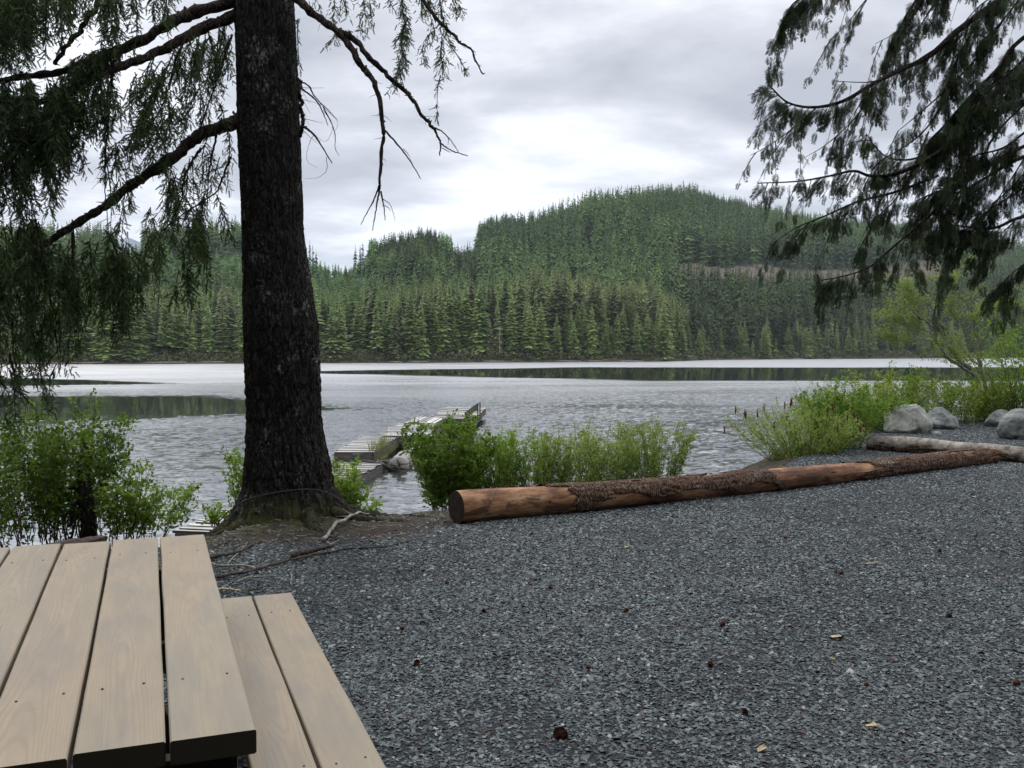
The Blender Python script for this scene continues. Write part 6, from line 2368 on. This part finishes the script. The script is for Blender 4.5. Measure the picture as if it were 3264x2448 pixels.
def forest_mass():
    bf_v, bf_t, bf_c = [], [], []
    n = 0
    lods = [[conifer_geo(500 + k, 32, 11, 0.25, (0.15, 0.13, 0.17)[k % 3], 0.08, 0.12, 0.8) for k in range(6)],
            [conifer_geo(600 + k, 16, 7, 0.25, (0.15, 0.13, 0.17)[k % 3], 0.10, 0.10, 1.5) for k in range(6)],
            [conifer_geo(700 + k, 22, 7, 0.2, 0.12, 0.30, 0.25, 1.0) for k in range(6)]]
    r = np.random.default_rng(5)
    onridge = fH[rest] > 0
    dist = fy[rest]
    lod = np.where(dist < 330, 0, 1)
    sel = np.where((r.random(len(rest)) < 0.18) & (dist > 400), 2, lod)
    var = r.integers(0, 6, len(rest))
    for L_ in range(3):
        for k in range(6):
            ids = rest[(sel == L_) & (var == k)]
            if not len(ids):
                continue
            tv, tf, ta = lods[L_][k]
            a = r.uniform(0, 6.28, len(ids))
            wsc = fH[ids] * r.uniform(0.8, 1.2, len(ids)) * np.where(freg[ids], 1.5, 1.0)
            c, s_ = np.cos(a) * wsc, np.sin(a) * wsc
            z0 = np.zeros(len(ids))
            Mx = np.stack([np.stack([c, -s_, z0], -1), np.stack([s_, c, z0], -1), np.stack([z0, z0, fH[ids]], -1)], -2)
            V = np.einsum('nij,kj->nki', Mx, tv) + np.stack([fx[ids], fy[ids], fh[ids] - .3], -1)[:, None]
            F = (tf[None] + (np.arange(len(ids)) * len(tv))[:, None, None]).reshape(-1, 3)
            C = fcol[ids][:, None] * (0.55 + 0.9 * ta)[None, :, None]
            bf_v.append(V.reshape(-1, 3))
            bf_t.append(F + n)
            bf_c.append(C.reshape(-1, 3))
            n += len(ids) * len(tv)
            # trunks
            if L_ == 2 or True:
                m = len(ids)
                wt = 0.007 * fH[ids]
                base = np.stack([fx[ids], fy[ids], fh[ids] - .3], -1)
                tvv = np.array([(-1, 0, 0), (.5, .87, 0), (.5, -.87, 0), (0, 0, 1)])
                VV = base[:, None] + tvv[None] * np.stack([wt, wt, fH[ids] * .95], -1)[:, None]
                FF = (np.array([(0, 1, 3), (1, 2, 3), (2, 0, 3)])[None] + (np.arange(m) * 4)[:, None, None]).reshape(-1, 3)
                bf_v.append(VV.reshape(-1, 3))
                bf_t.append(FF + n)
                bf_c.append(np.tile([0.075, 0.07, 0.058], (m * 4, 1)))
                n += m * 4
    me = make_mesh('forest', np.vstack(bf_v), np.vstack(bf_t), {'Col': np.vstack(bf_c)})
    o = link('forest', me, MT['forest'])
    tag(o, 'dense conifer forest covering the hills beyond the lake', 'forest', kind='stuff')


forest_mass()


def snags():
    r = np.random.default_rng(8)
    for k, (px, dsh_, H, lab) in enumerate(((1895, 26, 17, 'bare pale snag among olive conifers near the right end of the point'), (520, 22, 20, 'bare grey snag left of the big trunk on the far shore'),
                                           (1765, 30, 20, 'bare grey snag in the middle of the near point'), (722, 14, 16, 'grey snag nearest the big trunk on its left'), (1230, 8, 11, 'short dead trunk just right of the big trunk on the far shore'),
                                           (1592, 4, 9, 'leafless short trunk at the water line beyond the dock'))):
        D = float(np.interp(px, SHX, SHD)) + dsh_
        x = (px - 1632) / FPX * D
        z = float(far_h(np.array([x]), np.array([D]))[0][0])
        bf = Buf()
        bf.tube([(0, 0, -.5), (0.05, 0, H * .5), (-.05, 0, H)], [0.20, 0.13, 0.03], 7)
        for j in range(26):
            zz = r.uniform(.3, .97) * H
            a = r.uniform(0, 6.28)
            L = r.uniform(.4, 1.5) * (1.1 - zz / H)
            bf.tube([(0, 0, zz), (math.cos(a) * L, math.sin(a) * L, zz - .15)], [0.04, 0.015], 4, False)
        o = bf.build('snag', MT['driftwood'])
        o.location = (x, D, z)
        tag(o, lab, 'dead tree', 'dead snags on the far shore')
    spots = ((480, 34, 'long pale'), (640, 22, 'thin bleached'), (1255, 9, 'short white'), (1320, 14, 'grey'), (1560, 16, 'flat grey'), (1790, 22, 'low pale'), (1880, 14, 'slim white'), (1980, 26, 'long tan'), (2530, 14, 'short white curved'), (2650, 16, 'thin dark'), (120, 26, 'long pale low'), (260, 20, 'grey half sunk'))
    for k, (px, L, ad) in enumerate(spots):
        D = float(np.interp(px, SHX, SHD)) + 0.6
        x = (px - 1632) / FPX * D
        near = 'left of the big trunk' if px < 760 else ('right of the big trunk' if px < 1500 else ('on the near point' if px < 2200 else 'in the bay'))
        bf = Buf()
        a = r.uniform(-.15, .15)
        bf.tube([(-L / 4, 0, 0), (0, 0.1, .05), (L / 4, a, r.uniform(-.05, .25))], [0.22, 0.2, 0.1], 8, wob=.1)
        o = bf.build('driftwood_log', MT['driftwood'])
        o.location = (x, D, WATER + .2)
        tag(o, f'{ad} driftwood log on the far water line {near}', 'driftwood', 'driftwood along the far shore')


snags()


def shore_brush():
    bf_ = Buf()
    r = np.random.default_rng(12)
    n = 2600
    px = r.uniform(-300, 3500, n)
    dd = r.uniform(0.4, 7, n)
    D = np.interp(px, SHX, SHD) + dd
    x = (px - 1632) / FPX * D
    z = far_h(x, D)[0]
    # each brush clump: 22 random leaf triangles
    m = 22
    H = r.uniform(0.5, 2.4, n) * np.interp(dd, [0, 3], [.45, 1])
    C = np.stack([x, D, z], -1)[:, None] + r.normal(size=(n, m, 3)) * np.array([.6, .5, .3]) * H[:, None, None] + np.array([0, 0, .45]) * H[:, None, None]
    C = C.reshape(-1, 3)
    Mx = rand_rot(len(C)) * (np.repeat(H, m) * .38)[:, None, None]
    V = np.array([(0, 0, 0), (-.5, .6, 0), (.5, .6, .1)])
    tone = np.repeat(r.random(n), m)
    bf_.inst(V, np.array([[0, 1, 2]]), Mx, C, np.clip(tone, 0, 1))
    m_ = foliage_mat('shore_brush', (0.045, 0.06, 0.025), (0.09, 0.10, 0.04), (0.15, 0.16, 0.075), 0.0)
    o = bf_.build('shore_brush', m_)
    tag(o, 'low brush fringing the far shore below the conifers', 'brush', kind='stuff')


shore_brush()

# ------------------------------------------------------------------ woodland at the back of the clearing (shades the near ground)
def woodland():
    r = np.random.default_rng(44)
    bf = Buf()
    wd = Buf()
    for k in range(46):
        a = r.uniform(-1.25, 1.25)
        d = r.uniform(7, 24)
        x, y = math.sin(a) * d * 1.3, -math.cos(a) * d + 1.0
        H = r.uniform(15, 24)
        v, t, tn = conifer_geo(900 + k, 26, 11, 0.3, 0.17, 0.10, 0.05, 1.7)
        bf.add(v * np.array([H, H, H]) * np.array([1.15, 1.15, 1]) + np.array([x, y, -0.1]), None, t, tn)
        wd.tube([(x, y, -0.3), (x, y, H * .5), (x, y, H * .95)], [0.32, 0.2, 0.03], 9)
    o = bf.build('woodland', MT['needles'])
    tag(o, 'dark conifer wood at the back of the gravel clearing', 'forest', kind='stuff')
    wd.build('trunks', MT['trunk'], o)


woodland()

# ------------------------------------------------------------------ haze
bf = Buf()
bf.box((0, 2900, 240), (9000, 6900, 620))
hz = bf.build('haze', None)
hm = bpy.data.materials.new('lake_air')
hm.use_nodes = True
hn = hm.node_tree
hn.nodes.clear()
ho = hn.nodes.new('ShaderNodeOutputMaterial')
pv = hn.nodes.new('ShaderNodeVolumePrincipled')
pv.inputs['Color'].default_value = (0.80, 0.90, 1.0, 1)
pv.inputs['Density'].default_value = 0.00013
hn.links.new(pv.outputs[0], ho.inputs['Volume'])
hz.data.materials.append(hm)
hz.location = (0, 0, 0)
tag(hz, 'thin pale haze over the lake and hills', 'haze', kind='stuff')
cyc.volume_step_rate = 10
cyc.volume_max_steps = 64
